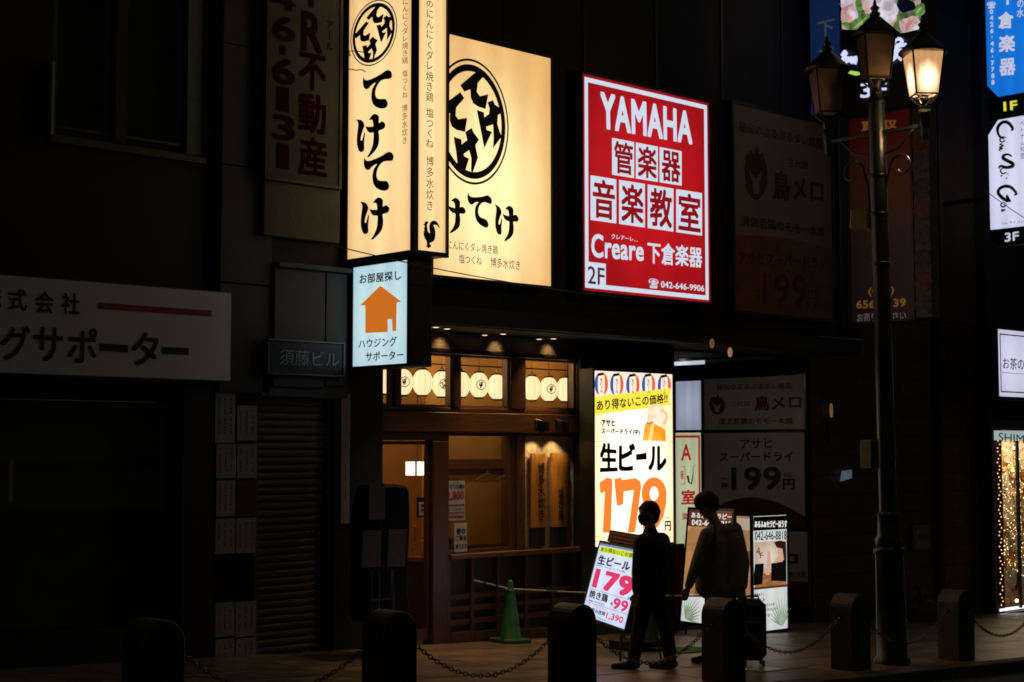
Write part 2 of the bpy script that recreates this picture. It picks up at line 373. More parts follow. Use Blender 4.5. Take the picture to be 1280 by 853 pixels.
# ================================================================== GROUND
b = MB(); b.add([(-60, -90, gz(-60)-.3), (120, -90, gz(120)-.3), (120, 60, gz(120)-.3), (-60, 60, gz(-60)-.3)], [(0, 1, 2, 3)]); o = struct(b.build('ground', ASPH))
b = MB(); b.gbox(-40, 90, -40, -4.52, -.25, -.125); struct(b.build('road', ASPH))
b = MB(); b.gbox(-40, 90, -4.3, .6, -.28, -.03); pav = struct(b.build('pavement', mat('mortar_bed', (.06, .052, .045), .9)))
kb = thing('kerb', 'row of dark granite kerb stones along the road', 'kerb', (0, -4.4, gz(0)-.2)); kb['kind'] = 'structure'; del kb['category']
k0 = None
for i in range(26):
    x = 2+i*1.0
    if k0 is None:
        m = MB(); m.gbox(x+.004, x+.994, -4.5, -4.31, -.2, 0); k0 = m.build('kerb_stone', KERB, kb, bevel=.012); kx = x
    else:
        c = k0.copy(); COL.objects.link(c); c.location = (x-kx, 0, gz(x)-gz(kx))
slab = None; n = 0
PAVES = [mat('paving_stone_%s' % nm, tuple(q_*k_ for q_, k_ in zip(c, (1.05, .88, .68))), .36, var=.6, scale=2.3, bump=.35, bscale=70) for nm, c in (('tan', (.21, .17, .13)), ('grey', (.17, .15, .125)), ('pale', (.25, .205, .155)))]
base_me = []
for mm in PAVES:
    m = MB(); m.gbox(.004, .596, .004, .596, -.06, 0); o = m.build('paving_slab', mm, pav, bevel=.004); base_me.append(o.data); bpy.data.objects.remove(o)
rs = random.Random(3)
for i in range(34):
    for j in range(7):
        x = 5+i*.6; y = -4.3+j*.6
        if n >= 240: continue
        o = bpy.data.objects.new('paving_slab', base_me[rs.choice((0, 0, 1, 2))]); COL.objects.link(o); o.parent = pav
        o.location = (x, y, gz(x)+rs.uniform(-.003, .002)); o.rotation_euler = (rs.uniform(-.002, .002), rs.uniform(-.002, .002), 0); n += 1
# flat pale metal plate, level with the pavement
c = G(955, 837); q = thing('pale_plate', 'small pale metal plate set in the pavement in front of the therapy sign', 'drain cover', (c.x, c.y, c.z))
m = MB(); m.gbox(c.x-.22, c.x+.22, c.y-.13, c.y+.13, -.01, .006); m.build('plate_sheet', mat('pale_steel', (.55, .52, .47), .35, metal=.4), q, bevel=.003)

# ================================================================== LEFT BUILDING
PW = PF(-.12)
def X_(px, Y=-.12): return FY(px, 426, Y).x
def Z_(px, py, Y=-.12): return FY(px, py, Y).z
lb = thing('office_building', 'unlit office building with a white name board over its shop window', 'building', (5, 3, gz(5)))
wx0, wx1 = X_(60), X_(252); wz0 = Z_(60, 172); wz1 = wz0+2.0
bx = 10.32
m = MB(); m.box(-14, wx0, -.1, 6, 3.3, 13); m.box(wx1, bx, -.1, 6, 3.3, 13); m.box(wx0, wx1, -.1, 6, 3.3, wz0); m.box(wx0, wx1, -.1, 6, wz1, 13); m.box(wx0, wx1, .5, .6, wz0, wz1)
m.build('upper_wall', WALLD, lb)
# upper window with pale aluminium frame
m = MB(); fr = m
m.box(wx0, wx1, -.08, .0, wz0, wz0+.05); m.box(wx0, wx0+.05, -.08, 0, wz0+.05, wz1)
wf = m.build('window_frame', mat('weathered_aluminium', (.07, .075, .08), .5, metal=.3), lb)
pb('sill', mat('weathered_aluminium', (.3, .3, .3)), wf, wx0-.03, wx1, -.16, -.081, wz0-.04, wz0+.02)
pb('side_strip', mat('pale_strip', (.3, .3, .31)), wf, wx0-.04, wx0-.01, -.17, -.1, Z_(60, 170), Z_(60, 78))
xm0, xm1 = X_(140), X_(155)
pb('mullion', BLACK, wf, xm0, xm1, -.1, .02, wz0+.05, wz1)
pb('side_panel', mat('pale_panel', (.12, .13, .135)), wf, X_(232), wx1, -.085, -.01, wz0+.05, wz1)
for a, c in ((wx0+.05, xm0), (xm1, X_(232))):
    g = pb('pane', GLASSD, wf, a, c, -.03, -.02, wz0+.05, wz1)
    pb('pane_edge', mat('weathered_aluminium', (.3, .3, .3)), wf, a, c, -.05, -.031, wz0+.12, wz0+.15)
pb('window_blind', mat('beige_blind', (.06, .06, .045), .8), wf, wx0+.05, X_(232), .06, .07, wz0+.05, wz1)
# ground floor: shop window, black pillar
zf = Z_(0, 500)+.02; xs1 = X_(230)
m = MB(); m.box(-14, xs1, .0, .12, zf, 3.3); m.box(xs1, X_(268), -.14, .3, gz(8.4)-.3, 3.3)
m.build('shop_surround', BLACKM, lb)
m = MB(); m.gbox(-14, xs1, -.08, .12, -.05, .33); m.build('plinth', mat('dark_plinth', (.02, .02, .02), .5), lb)
sw = MB().add([(-14, .02, gz(-14)+.33), (xs1, .02, gz(xs1)+.33), (xs1, .02, zf), (-14, .02, zf)], [(0, 1, 2, 3)]).build('shop_window', GLASSD, lb)
m = MB().add([(-14, .25, gz(-14)+.2), (xs1, .25, gz(xs1)+.2), (xs1, .25, zf), (-14, .25, zf)], [(0, 1, 2, 3)]).build('roller_blind', mat('green_grey_blind', (.13, .14, .11), .8), lb)
P2 = PF(.24); u = P2.uv(0, 571); u2 = P2.uv(228, 583)
MB().pbox(P2, u[0]-6, u2[0], P2.uv(120, 588)[1], P2.uv(120, 574)[1], 0, .004).build('red_band', mat('red_strip', (.14, .02, .015), .6), lb)
for px_, py_ in ((14, 602),):
    P3 = PF(.22); a, bb = P3.uv(px_, py_); MB().pbox(P3, a-.02, a+.02, bb-.2, bb+.2, 0, .003).build('paper_strip', PAPER, lb)
# column between window and stairs: large stone panels (joints open)
xa, xb = X_(269), X_(334)
zs = [Z_(300, y) for y in (492, 356, 210, 60, -90, -260)]
for i in range(5):
    pb('wall_panel', mat('column_panel', (.035, .033, .029), .7, scale=2), lb, xa, xb-.006, -.2, -.1, zs[i]+.006, zs[i+1]-.006, bevel=.006)
# grey panels above the name plate
PG = PF(-.18)
for a, c in ((338, 403), (403, 431)):
    x0, x1 = FY(a, 400, -.18).x, FY(c, 400, -.18).x
    z0, z1 = FY(a, 424, -.18).z, FY(370, 338, -.18).z
    pb('wall_panel', CONC, lb, x0+.008, x1-.008, -.24, -.1, z0-.5, z1, bevel=.006)
pb('panel_ledge', CONC, lb, X_(336), X_(431), -.3, -.1, z1+.01, z1+.06, bevel=.006)
# fascia above the shutter and its lintel
sx0, sx1 = X_(323), X_(417); stop = Z_(370, 497)
pb('shutter_box', mat('shutter_box_grey', (.06, .058, .05), .5), lb, X_(323), X_(430), -.2, .0, stop, Z_(370, 468), bevel=.008)
m = MB(); m.box(sx1, bx, -.16, .3, gz(10)-.3, 3.3); m.box(X_(268), sx0, -.06, .3, gz(8.7)-.3, stop+.2); m.build('jamb', WALLD, lb)
# the building's shutter, slat by slat
sh = thing('roller_shutter', 'closed grey roller shutter beside the sheets of notice paper', 'shutter', ((sx0+sx1)/2, -.03, gz(9)))
zb = gz(sx1)+.02; ns = 34; hh = (stop-zb)/ns; s0 = None
SL = mat('shutter_slat_grey', (.085, .082, .068), .5, var=.12)
for i in range(ns):
    z = zb+i*hh
    if s0 is None:
        prof = [(-.03, 0), (-.042, hh*.15), (-.046, hh*.5), (-.04, hh*.8), (-.03, hh*.93), (-.012, hh)]
        vs = [(x, y, z+dz) for y, dz in prof for x in (sx0, sx1)]
        s0 = MB().add(vs, [(2*k, 2*k+1, 2*k+3, 2*k+2) for k in range(len(prof)-1)]).build('slat', SL, sh)
    else:
        c = s0.copy(); COL.objects.link(c); c.location = (0, 0, i*hh)
for a in (sx0, sx1-.05): pb('guide_rail', ALU if 0 else mat('rail_grey', (.08, .078, .07), .5), sh, a, a+.05, -.075, -.05, zb, stop)
# notice papers
nb = thing('notice_sheets', 'grid of pale estate notices taped to the wall beside the shutter', 'notices', (X_(295), -.1, Z_(295, 700)))
def paper(P, q, parent, m=PAPER, tilt=0, lines=3, nm='paper', ink=None):
    r = prect(P, *q); o = MB().pbox(P, r[0], r[1], r[2], r[3], .0, .004).build(nm, m, parent)
    if lines:
        mb = MB(); wd = r[1]-r[0]; ht = r[3]-r[2]
        for k in range(lines):
            a = r[0]+wd*(.2+.6*k/max(1, lines-1)) if lines > 1 else r[0]+wd*.5
            y = r[3]-ht*.12
            while y > r[2]+ht*.2:
                h = ht*rs.uniform(.03, .06)
                if rs.random() < .8: mb.pbox(P, a-wd*.05, a+wd*.04*rs.uniform(.2, 1), y-h, y, .0045, .006)
                y -= h*1.5
        if mb.v: mb.build('print', ink or mat('grey_print', (.12, .11, .1)), o)
    return o
PN = PF(-.15)
GP = mat('notice_paper', (.34, .325, .31), .8, var=.1)
def P4(q): return (q[0]+.5, q[1], q[3]-.3, q[2])   # (x0, y0, y1, x1) -> (x0, y0, x1, y1)
for q in ((269, 490, 554, 294), (296, 507, 551, 321), (270, 555, 598, 295), (296, 555, 598, 321), (270, 601, 646, 294), (269, 649, 693, 294), (295, 648, 692, 320), (269, 754, 797, 293), (294, 753, 797, 320), (269, 800, 846, 293), (294, 799, 845, 320)):
    paper(PN, P4(q), nb, GP)
paper(PN, P4((296, 601, 646, 321)), nb, mat('red_brown_notice', (.10, .03, .02), .7), lines=0)
pn2 = thing('narrow_notice', 'narrow grey notice strip on the jamb right of the shutter', 'notice', FY(432, 570, -.17))
paper(PF(-.17), (427, 492, 437, 655), pn2, GP, lines=1)
# name plate
PP = PF(-.3)
np_ = thing('name_plate', 'dark metal building name plate with four raised silver characters', 'plate', FY(383, 470, -.3))
r = prect(PP, 336, 425, 429, 466)
MB().pbox(PP, r[0], r[1], r[2], r[3], -.08, 0).build('plate', mat('plate_dark', (.022, .022, .022), .4, metal=.5), np_, bevel=.006)
frame(PP, r, .012, -.07, .012, 'rim', mat('plate_rim', (.14, .14, .14), .4, metal=.6), np_)
letters('raised_characters', PP, [('須藤ビル', (349, 438.5, 423, 458))], mat('silver_characters', (.20, .20, .20), .4, metal=.3), np_, off=.01)
# white fascia sign
PB = PF(-.42)
fs = thing('fascia_sign', 'unlit white shop fascia board with black characters and a red bar', 'sign', FY(145, 476, -.42))
u1, v1 = PB.uv(289, 367); _, v0 = PB.uv(289, 476)
r = (PB.uv(-260, 340)[0], u1, v0, v1)
plate(PB, r, -.28, 0, 'board', WHITEP, fs)
frame(PB, r, .012, -.29, -.01, 'trim', mat('grey_trim', (.1, .1, .1)), fs)
def z6(x0, y0, x1, y1): s = 2.909; return (x0/s, 300+y0/s, x1/s, 300+y1/s)
B = dict(bold=.028)
letters('lettering', PB, [('株', (-22, 356, 2, 386), B), ('式', z6(28, 178, 97, 258), B), ('会', z6(127, 187, 195, 267), B), ('社', z6(222, 193, 290, 272), B),
    ('ハ', (-150, 400, -117, 440), B), ('ウ', (-112, 400, -77, 442), B), ('ジ', (-73, 402, -40, 444), B), ('ン', (-37, 404, -4, 446), B), ('グ', z6(0, 310, 108, 440), B), ('サ', z6(120, 318, 228, 443), B), ('ポ', z6(245, 320, 352, 448), B),
    ('ー', z6(362, 378, 465, 408)), ('タ', z6(478, 335, 577, 458), B), ('ー', z6(588, 390, 685, 418))], mat('sign_black', (.025, .025, .025), .5), fs)
MB().poly(PB, [PB.uv(*p) for p in ((122, 378.5), (264.5, 388.5), (264.5, 396), (122, 386))], .004).build('red_bar', mat('sign_red', (.30, .035, .04), .5), fs)
# vertical sign of the estate agent
PJ = PF(-.3)
js = thing('vertical_sign', 'unlit white vertical sign with a dark red telephone number and characters', 'sign', FY(378, 285, -.3))
u0, v0 = PJ.uv(334, 220); u1 = PJ.uv(423, 232)[0]; r = (u0, u1, v0, v0+3.2)
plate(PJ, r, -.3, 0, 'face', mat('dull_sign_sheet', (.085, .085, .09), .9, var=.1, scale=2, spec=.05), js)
frame(PJ, r, .035, -.31, .015, 'trim', BLACK, js)
MB().pbox(PJ, u0-.02, u1+.05, v0-.62, v0-.036, -.31, -.03).build('lower_cabinet', mat('cabinet_brown', (.012, .010, .009), .5), js, bevel=.01)
def z5(x0, y0, x1, y1): s = 2.843; return (x0/s, y0/s, x1/s, y1/s)
B3 = dict(bold=.035)
letters('lettering', PJ, [('4', z5(962, -25, 1050, 35), B3), ('6', z5(967, 58, 1048, 148), B3), ('-', z5(995, 163, 1014, 196), B3), ('6', z5(967, 208, 1048, 302), B3), ('1', z5(983, 310, 1026, 397), dict(bold=.012)), ('3', z5(967, 410, 1048, 500), B3), ('1', z5(983, 512, 1026, 600), dict(bold=.012)),
    ('T', z5(1066, -60, 1145, 28), B3), ('R', z5(1070, 45, 1146, 187), B3), ('不', z5(1062, 192, 1158, 322), B3), ('動', z5(1060, 335, 1158, 475), B3), ('産', z5(1060, 490, 1162, 628), B3)], mat('dull_red', (.028, .002, .003), .9, spec=.03), js)
letters('small_lettering', PJ, [('アール', z5(1158, 70, 1184, 185), dict(vert=True))], mat('dull_red', (.028, .002, .003)), js)

# ================================================================== CENTRE BUILDING
ZS = FY(620, 421, 0).z                                   # soffit height
cb = thing('restaurant_building', 'dark building carrying the big lit signs above the restaurant front', 'building', (14, 2, gz(14)))
xR = 18.56
PT = PF(-.9)
m = MB(); m.box(bx+.02, xR, -.9, 7, ZS, 13); m.build('upper_wall', BLACKM, cb)
# vertical joints of the cladding as shallow fins
for xx in (11.6, 12.9, 14.2, 15.5, 16.8, 18.1):
    pb('cladding_rib', BLACK, cb, xx-.02, xx+.02, -.915, -.901, ZS+.3, 12.9)
pb('fascia_band', BLACK, cb, bx+.03, xR, -.94, -.901, ZS+.01, ZS+.22, bevel=.01)
# shopfront
XS0 = FY(471.5, 600, 0).x; XC0 = FY(718, 600, 0).x; XC1 = FY(742, 600, 0).x
def bX(px, Y=0): return FY(px, 560, Y).x
def bZ(px, py, Y=0): return FY(px, py, Y).z
ZT = bZ(560, 443)                                      # top of transom panes
ZT0 = bZ(560, 509.5); ZB1 = bZ(560, 515.5); ZB0 = bZ(560, 540.5)
sf = thing('restaurant_shopfront', 'timber restaurant shopfront with transom windows, glazed door and panelled base', 'shopfront', ((XS0+XC0)/2, 0, gz(12)))
pb('head_beam', WOODD, sf, XS0, XC0, -.06, .12, ZT+.01, bZ(560, 436.5), bevel=.01)
PL = mat('plaster_speckled', (.32, .25, .16), .8, var=.45, scale=60, bump=.5, bscale=90)
pb('plaster_band', PL, sf, XS0, XC0, -.01, .12, bZ(560, 436.5)+.002, ZS-.002)
pb('transom_beam', WOODX, sf, XS0, XC0, -.09, .1, ZB0, ZB1, bevel=.012)
pb('transom_sill', WOODX, sf, XS0, XC0, -.05, .08, ZB1+.002, ZT0-.002, bevel=.008)
LW = wood('pale_timber_trim', (.33, .17, .065), .4, 'Z')
# transom windows
trw = []
for i, (a, c, zt) in enumerate(((471.8, 488.5, 0), (497, 562.5, 0), (572, 634, 0), (653, 717, 0))):
    x0, x1 = bX(a), bX(c); fm = MB()
    t = .028
    fm.box(x0, x0+t, -.03, .05, ZT0, ZT).box(x1-t, x1, -.03, .05, ZT0, ZT).box(x0+t, x1-t, -.03, .05, ZT0, ZT0+t).box(x0+t, x1-t, -.03, .05, ZT-t, ZT)
    wf = fm.build('transom_window', LW, sf)
    pb('pane', GLASS, wf, x0+t, x1-t, .0, .008, ZT0+t, ZT-t)
for a, c in ((488.6, 496.9), (562.6, 571.9), (634.1, 652.9), (717.1, 719)):
    pb('post', WOODR, sf, bX(a), bX(c), -.07, .1, ZT0, ZT, bevel=.008)
# door bay
ZG = lambda x: gz(x)
xd1 = bX(536); xp1 = bX(556.5)
pb('door_lintel', WOODD, sf, XS0, xp1, -.08, .1, bZ(500, 550.5), ZB0-.002, bevel=.01)
m = MB(); m.box(xd1, xp1, -.08, .1, ZG(11.6)-.1, bZ(540, 550.5)-.002); m.build('door_post', WOODR, sf, bevel=.012)
dr = MB().box(XS0, XS0+.03, -.02, .03, ZG(10.6)+.02, bZ(500, 551.5)).box(xd1-.035, xd1, -.02, .03, ZG(10.6)+.02, bZ(500, 551.5)).box(XS0+.03, xd1-.035, -.02, .03, bZ(500, 551.5)-.04, bZ(500, 551.5)).box(XS0+.03, xd1-.035, -.02, .03, ZG(10.6)+.02, ZG(10.6)+.14).build('sliding_door', WOODR, sf)
P0 = PF(-.03); a = P0.uv(519, 669)
MB().tube([P0.at(a[0]-.045, a[1]+.10, .02), P0.at(a[0]-.045, a[1]+.10, .06), P0.at(a[0]-.045, a[1]-.10, .06), P0.at(a[0]-.045, a[1]-.10, .02)], .012, 6).build('handle', mat('red_lacquer', (.35, .04, .02), .3), dr)
# big window
zw0, zw1 = bZ(600, 690), ZB0-.002; xw1 = bX(642)
zsl = bZ(600, 697)
m = MB(); m.box(xp1+.002, xp1+.03, -.03, .05, zw0, zw1).box(xw1-.09, xw1, -.03, .05, zw0, zw1).box(xp1+.03, xw1-.09, -.03, .05, zw1-.04, zw1).box(xp1+.03, xw1-.09, -.03, .05, zw0, zw0+.04)
wf = m.build('front_window', WOODR, sf)
pb('pane', GLASS, wf, xp1+.03, xw1-.09, .0, .008, zw0+.04, zw1-.04)
pb('window_sill', WOODX, sf, xp1+.002, XC0, -.12, .1, zsl, zw0-.002, bevel=.01)
pb('post', WOODR, sf, xw1+.002, bX(653), -.06, .1, zw0, zw1, bevel=.01)
# display niche with plaster back
nx0, nx1 = bX(653)+.003, bX(718.5); nz1 = bZ(685, 546)
pb('niche_back', mat('niche_plaster', (.55, .43, .24), .85, var=.3, scale=30, bump=.6, bscale=60), sf, nx0, nx1, .02, .1, zw0, zw1)
pb('niche_frame', WOODR, sf, nx0, nx1, -.05, .019, nz1, zw1, bevel=.006)
# base panelling below the sill
def gbx(mb, x0, x1, y0, y1, h0, z1):  # bottom follows the ground, top level
    return mb.hexa([(x0, y0, gz(x0)+h0), (x1, y0, gz(x1)+h0), (x1, y1, gz(x1)+h0), (x0, y1, gz(x0)+h0), (x0, y0, z1), (x1, y0, z1), (x1, y1, z1), (x0, y1, z1)])
gbx(MB(), xp1+.002, XC0, .02, .1, -.05, zsl-.002).build('base_board', WOODD, sf)
hz = [bZ(640, y) for y in (783, 771, 757, 743, 727, 711)]
for a in (559, 588, 620, 655, 688, 716):
    x = bX(a); gbx(MB(), x-.025, x+.025, -.05, .019, -.05, zsl-.003).build('upright', WOODR, sf, bevel=.006)
for k in range(5):
    a, c = [(559, 588), (588, 620), (620, 655), (655, 688), (688, 716)][k]
    gbx(MB(), bX(a)+.026, bX(c)-.026, -.055, .019, -.05, gz(bX(c))+.13).build('bottom_rail', WOODR, sf, bevel=.006)
    for z in (hz[1], hz[2]+.02, hz[3]+.03):
        pb('louvre_slat', WOODR, sf, bX(a)+.026, bX(c)-.026, -.035, .018, z-.035, z+.03, bevel=.005)
# black pier right of the shopfront and pier behind the beer sign
m = MB(); gbx(m, XC0+.002, 15.40, -.12, .128, -.3, ZS-.001); gbx(m, 15.39, 15.42, .13, 4.6, -.3, ZS-.001); m.build('pier', BLACKM, cb)
m = MB(); gbx(m, bx+.02, XS0-.002, -.1, .5, -.3, ZS-.001); m.build('side_pier', WALLD, cb)
# interior room of the restaurant
OCH = mat('ochre_wall', (.56, .29, .08), .8, var=.12, scale=2, bump=.2)
RX0, RX1, RY1 = XS0-.9, 15.28, 3.2
rm = MB(); rm.box(RX0, RX1, RY1, RY1+.1, -.8, ZS+.2).box(RX0-.1, RX0, .13, RY1, -.8, ZS+.2).box(RX1, RX1+.1, .13, RY1, -.8, ZS+.2)
rm.build('inner_wall', OCH, cb)
pb('inner_ceiling', mat('ceiling_board', (.16, .10, .06), .8), cb, RX0, RX1, .13, RY1, ZT+.25, ZT+.3)
pb('inner_floor', mat('floor_boards', (.12, .07, .04), .5), cb, RX0, RX1, .13, RY1, -.62, -.56)
# timber frame on the inner wall
PI2 = PF(1.5)
bm_ = MB().box(bX(557, 1.5), bX(640, 1.5), 1.45, 1.5, FY(600, 586, 1.5).z, FY(600, 574, 1.5).z).box(bX(628, 1.5), bX(652, 1.5), 1.44, 1.52, -.6, 2.2).box(bX(557, 1.5), bX(652, 1.5), 1.46, 1.52, -.6, FY(600, 681, 1.5).z).box(bX(560, 1.5)-.35, bX(560, 1.5)-.15, 1.44, 1.52, -.6, 2.2)
bm_.build('inner_timber', WOODX, cb)
pb('partition', OCH, cb, bX(556, 1.5)-.3, bX(718, 1.5), 1.53, 1.6, -.6, ZT+.25)
# soffit downlights in pairs, each a thing of its own with a spot
dl = [(545, 408), (559, 410), (606, 418), (629, 416.5), (674, 423), (692, 422.5)]
names = ['leftmost', 'second', 'third', 'fourth', 'fifth', 'rightmost']
for i, (a, c) in enumerate(dl):
    p = FZ(a, c, ZS-.004)
    x, y = p.x, max(-.8, min(-.12, p.y))
    d = thing('downlight', '%s of the small round downlights in the soffit over the restaurant windows' % names[i], 'ceiling light', (x, y, ZS-.004), 'downlights over the restaurant front')
    MB().lathe((x, y, ZS-.016), [(.05, 0), (.055, .004), (.055, .015)], 16).build('housing_ring', ALU, d, smooth=True)
    MB().lathe((x, y, ZS-.019), [(.03, 0), (.034, .002)], 14).build('lamp_disc', emi('downlight_glow', (1, .82, .6), 1.6), d)
    ld = bpy.data.lights.new('downlight_beam', 'SPOT'); ld.energy = 26; ld.color = (1, .64, .32); ld.spot_size = radians(95); ld.spot_blend = .7; ld.shadow_soft_size = .03
    lo = bpy.data.objects.new('downlight_beam', ld); COL.objects.link(lo); lo.location = (x, y, ZS-.03); lo.rotation_euler = (radians(-14), 0, 0)
for i, (a, c) in enumerate(((549, 423), (618, 428), (684, 432))):
    x = bX(a); ld = bpy.data.lights.new('wall_washer', 'SPOT'); ld.energy = 2.0; ld.color = (1, .68, .34); ld.spot_size = radians(75); ld.spot_blend = .8; ld.shadow_soft_size = .03
    lo = bpy.data.objects.new('wall_washer', ld); COL.objects.link(lo); lo.location = (x, -.16, ZS-.03); lo.rotation_euler = (radians(42), 0, 0)
# room light
for (x, y, z, e) in ((11.2, .9, ZT+.1, 20), (12.6, .75, ZT+.1, 19), (14.4, .9, ZT+.1, 12), (13.4, 2.2, ZT+.1, 14), (10.6, 2.3, ZT+.1, 16)):
    ld = bpy.data.lights.new('room_lamp', 'POINT'); ld.energy = e; ld.color = (1, .66, .33); ld.shadow_soft_size = .12
    lo = bpy.data.objects.new('room_lamp', ld); COL.objects.link(lo); lo.location = (x, y, z)

# paper lanterns
LY = .42
def onlant(c, a, z, R, H):  # point on the lantern surface
    rr = R*sqrt(max(0, 1-(z/H)**2*.93)); return Vector((c[0]+sin(a)*rr, c[1]-cos(a)*rr, c[2]+z))
def lantern(px, mark, label):
    p = FY(px, 476+(px-478)*.052+rs.uniform(-.7, .7), LY); R, H = .122, .155; c = (p.x, p.y, p.z)
    t = thing('paper_lantern', label, 'lantern', c, 'lit paper lanterns behind the transom windows')
    prof = []
    for i in range(15):
        z = -H+2*H*i/14; r = R*sqrt(max(0, 1-(z/H)**2*.93)); prof.append((r*(1-.018*(i % 2)), z))
    MB().lathe(c, prof, 24).build('shade', LANT, t, smooth=True)
    MB().lathe((c[0], c[1], c[2]+H-.004), [(.058, 0), (.06, .018)], 16).lathe((c[0], c[1], c[2]-H-.012), [(.058, 0), (.06, .018)], 16).build('rim', INK, t)
    sm = MB()
    for k in range(10):
        a = 2*pi*k/10+.2; sm.tube([onlant(c, a, -H+2*H*i/8*.98+.002, R+.002, H) for i in range(9)], .0018, 3)
    sm.build('seam', mat('paper_seam', (.35, .2, .08)), t)
    MB().tube([(c[0]-.03, c[1], c[2]+H+.01), (c[0], c[1], c[2]+H+.06), (c[0]+.03, c[1], c[2]+H+.01)], .006, 5).tube([(c[0], c[1], c[2]+H+.06), (c[0], c[1], ZT+.12)], .003, 4).build('hanger', mat('copper_wire', (.3, .1, .05), .4, metal=.6), t)
    if mark is not None:
        mb = MB(); a0 = -.72+mark[1]; s_ = .062
        vs = []; fs = []
        for i in range(28):
            q = 2*pi*i/28
            for rr in (1, .86): vs.append(onlant(c, a0+cos(q)*rr*s_/R, sin(q)*rr*s_, R+.0035, H))
            j = (i+1) % 28; fs.append((2*i, 2*j, 2*j+1, 2*i+1))
        mb.add(vs, fs)
        shapes = [norm(ROOST)] if mark[0] == 'r' else [norm(g, LB) for g in LOGO]
        for g in shapes:
            if mark[0] == 'r': pts = [((x-.5)*s_*1.0, (.5-y)*s_*1.3) for x, y in g]
            else: pts = [((x-.5)*s_*2, (.5-y)*s_*2) for x, y in g]
            tris = tessellate_polygon([[Vector((x, y, 0)) for x, y in pts]])
            mb.add([onlant(c, a0+x/R, y, R+.0035, H) for x, y in pts], [tuple(q) for q in tris])
        mb.build('crest' if mark[0] == 'l' else 'rooster_mark', INK, t)
    return t
LB = (438.5, .5, 496.8, 81.8)
LANT = emi('lantern_paper', (1.0, .79, .47), 1.5)
lw = lambda px: 476
ords = ['first', 'second', 'third', 'fourth', 'fifth', 'sixth', 'seventh', 'eighth', 'ninth', 'tenth', 'eleventh']
marks = {1: ('r', .22), 3: ('l', .3), 5: ('r', .25), 9: ('r', .25)}
p0, p1 = FY(478.5, 476, LY).x, FY(686, 487, LY).x
for i in range(11):
    x = p0+(p1-p0)*i/9
    # pixel column of that x on the lantern plane
    v = Vector((x, LY, 2.6))-CP; px = 640+FOC*v.dot(RT)/v.dot(FW)
    mk = marks.get(i)
    lab = '%s glowing paper lantern from the left above the window' % ords[i]
    if mk: lab += ', with a round %s mark' % ('rooster' if mk[0] == 'r' else 'crest')
    lantern(px, mk, lab)
# rail the lanterns hang from
rl = thing('lantern_rail', 'thin dark rail above the paper lanterns', 'rail', ((p0+p1)/2, LY, ZT-.1)); pb('rail_bar', BLACK, rl, p0-.3, p1+.5, LY-.008, LY+.008, ZT-.1, ZT-.085)
# pendant lamp in the doorway
PPd = PF(1.2); r = prect(PPd, 512, 577.5, 531, 594.5); cx = (r[0]+r[1])/2
pd = thing('pendant_lamp', 'square white pendant lamp hanging inside the restaurant doorway', 'lamp', (cx, 1.2, r[2]))
hw = (r[1]-r[0])/2*.86
pb('shade', emi('pendant_shade', (1, .86, .62), 1.7), pd, cx-hw, cx+hw, 1.2-hw, 1.2+hw, r[2], r[3])
m = MB()
for sx in (-1, 1):
    for sy in (-1, 1): m.box(cx+sx*hw-.008, cx+sx*hw+.008, 1.2+sy*hw-.008, 1.2+sy*hw+.008, r[2]-.01, r[3]+.01)
m.build('corner_post', LW, pd); MB().tube([(cx, 1.2, r[3]), (cx, 1.2, ZT+.25)], .004, 4).build('cord', BLACK, pd)
# hangers
for i, (a, c, s_) in enumerate(((609, 598, 1), (634, 599, -1))):
    Ph = PF(1.3); u, v = Ph.uv(a, c)
    hg = thing('coat_hanger', ('left' if i == 0 else 'right')+' one of two wooden coat hangers on the inner wall', 'hanger', Ph.at(u, v-.05), 'coat hangers in the restaurant')
    MB().tube([Ph.at(u, v+.06), Ph.at(u+.015, v+.10), Ph.at(u, v+.12)], .004, 5).build('hook', ALU, hg)
    MB().tube([Ph.at(u-.2, v-.03), Ph.at(u-.1, v+.03), Ph.at(u, v+.06), Ph.at(u+.1, v+.03), Ph.at(u+.2, v-.03), Ph.at(u-.2, v-.03)], .009, 6).build('hanger_bar', LW, hg)
# things seen through the door
Pn = PF(1.35)
fm = thing('framed_notice', 'small black framed notice on the wall inside the door', 'notice', FY(528, 647, 1.35))
r = prect(Pn, 522, 622, 534, 647); MB().pbox(Pn, *r, -.02, 0).build('frame', BLACK, fm)
k = .02; MB().pbox(Pn, r[0]+k, r[1]-k, r[2]+k, r[3]-.06, .001, .004).build('sheet', mat('cream_sheet', (.5, .5, .48)), fm)
MB().pbox(Pn, r[0]+.05, r[1]-.05, r[2]+.08, r[2]+.1, .005, .006).pbox(Pn, r[0]+.05, r[1]-.05, r[2]+.13, r[2]+.16, .005, .006).build('print', INK, fm)
ct = thing('reception_counter', 'dark timber counter standing inside the restaurant door', 'counter', (bX(528, .9), .9, -.56))
x0, x1 = bX(524, .9), bX(556, .9)+.2
pb('counter_body', WOODD, ct, x0, x1, .7, 1.2, -.56, FY(530, 702, .9).z); pb('counter_top', WOODX, ct, x0-.03, x1, .66, 1.24, FY(530, 702, .9).z+.001, FY(530, 699, .9).z+.02)
bt = thing('sanitiser_box', 'small orange and white dispenser box on the counter', 'dispenser', FY(533, 699, .8))
p = FY(533, 696, .8); pb('box_body', mat('orange_box', (.6, .25, .08), .5), bt, p.x-.05, p.x+.05, .75, .85, p.z, p.z+.2, bevel=.008); pb('box_label', PAPER, bt, p.x-.035, p.x+.035, .744, .749, p.z+.05, p.z+.13)
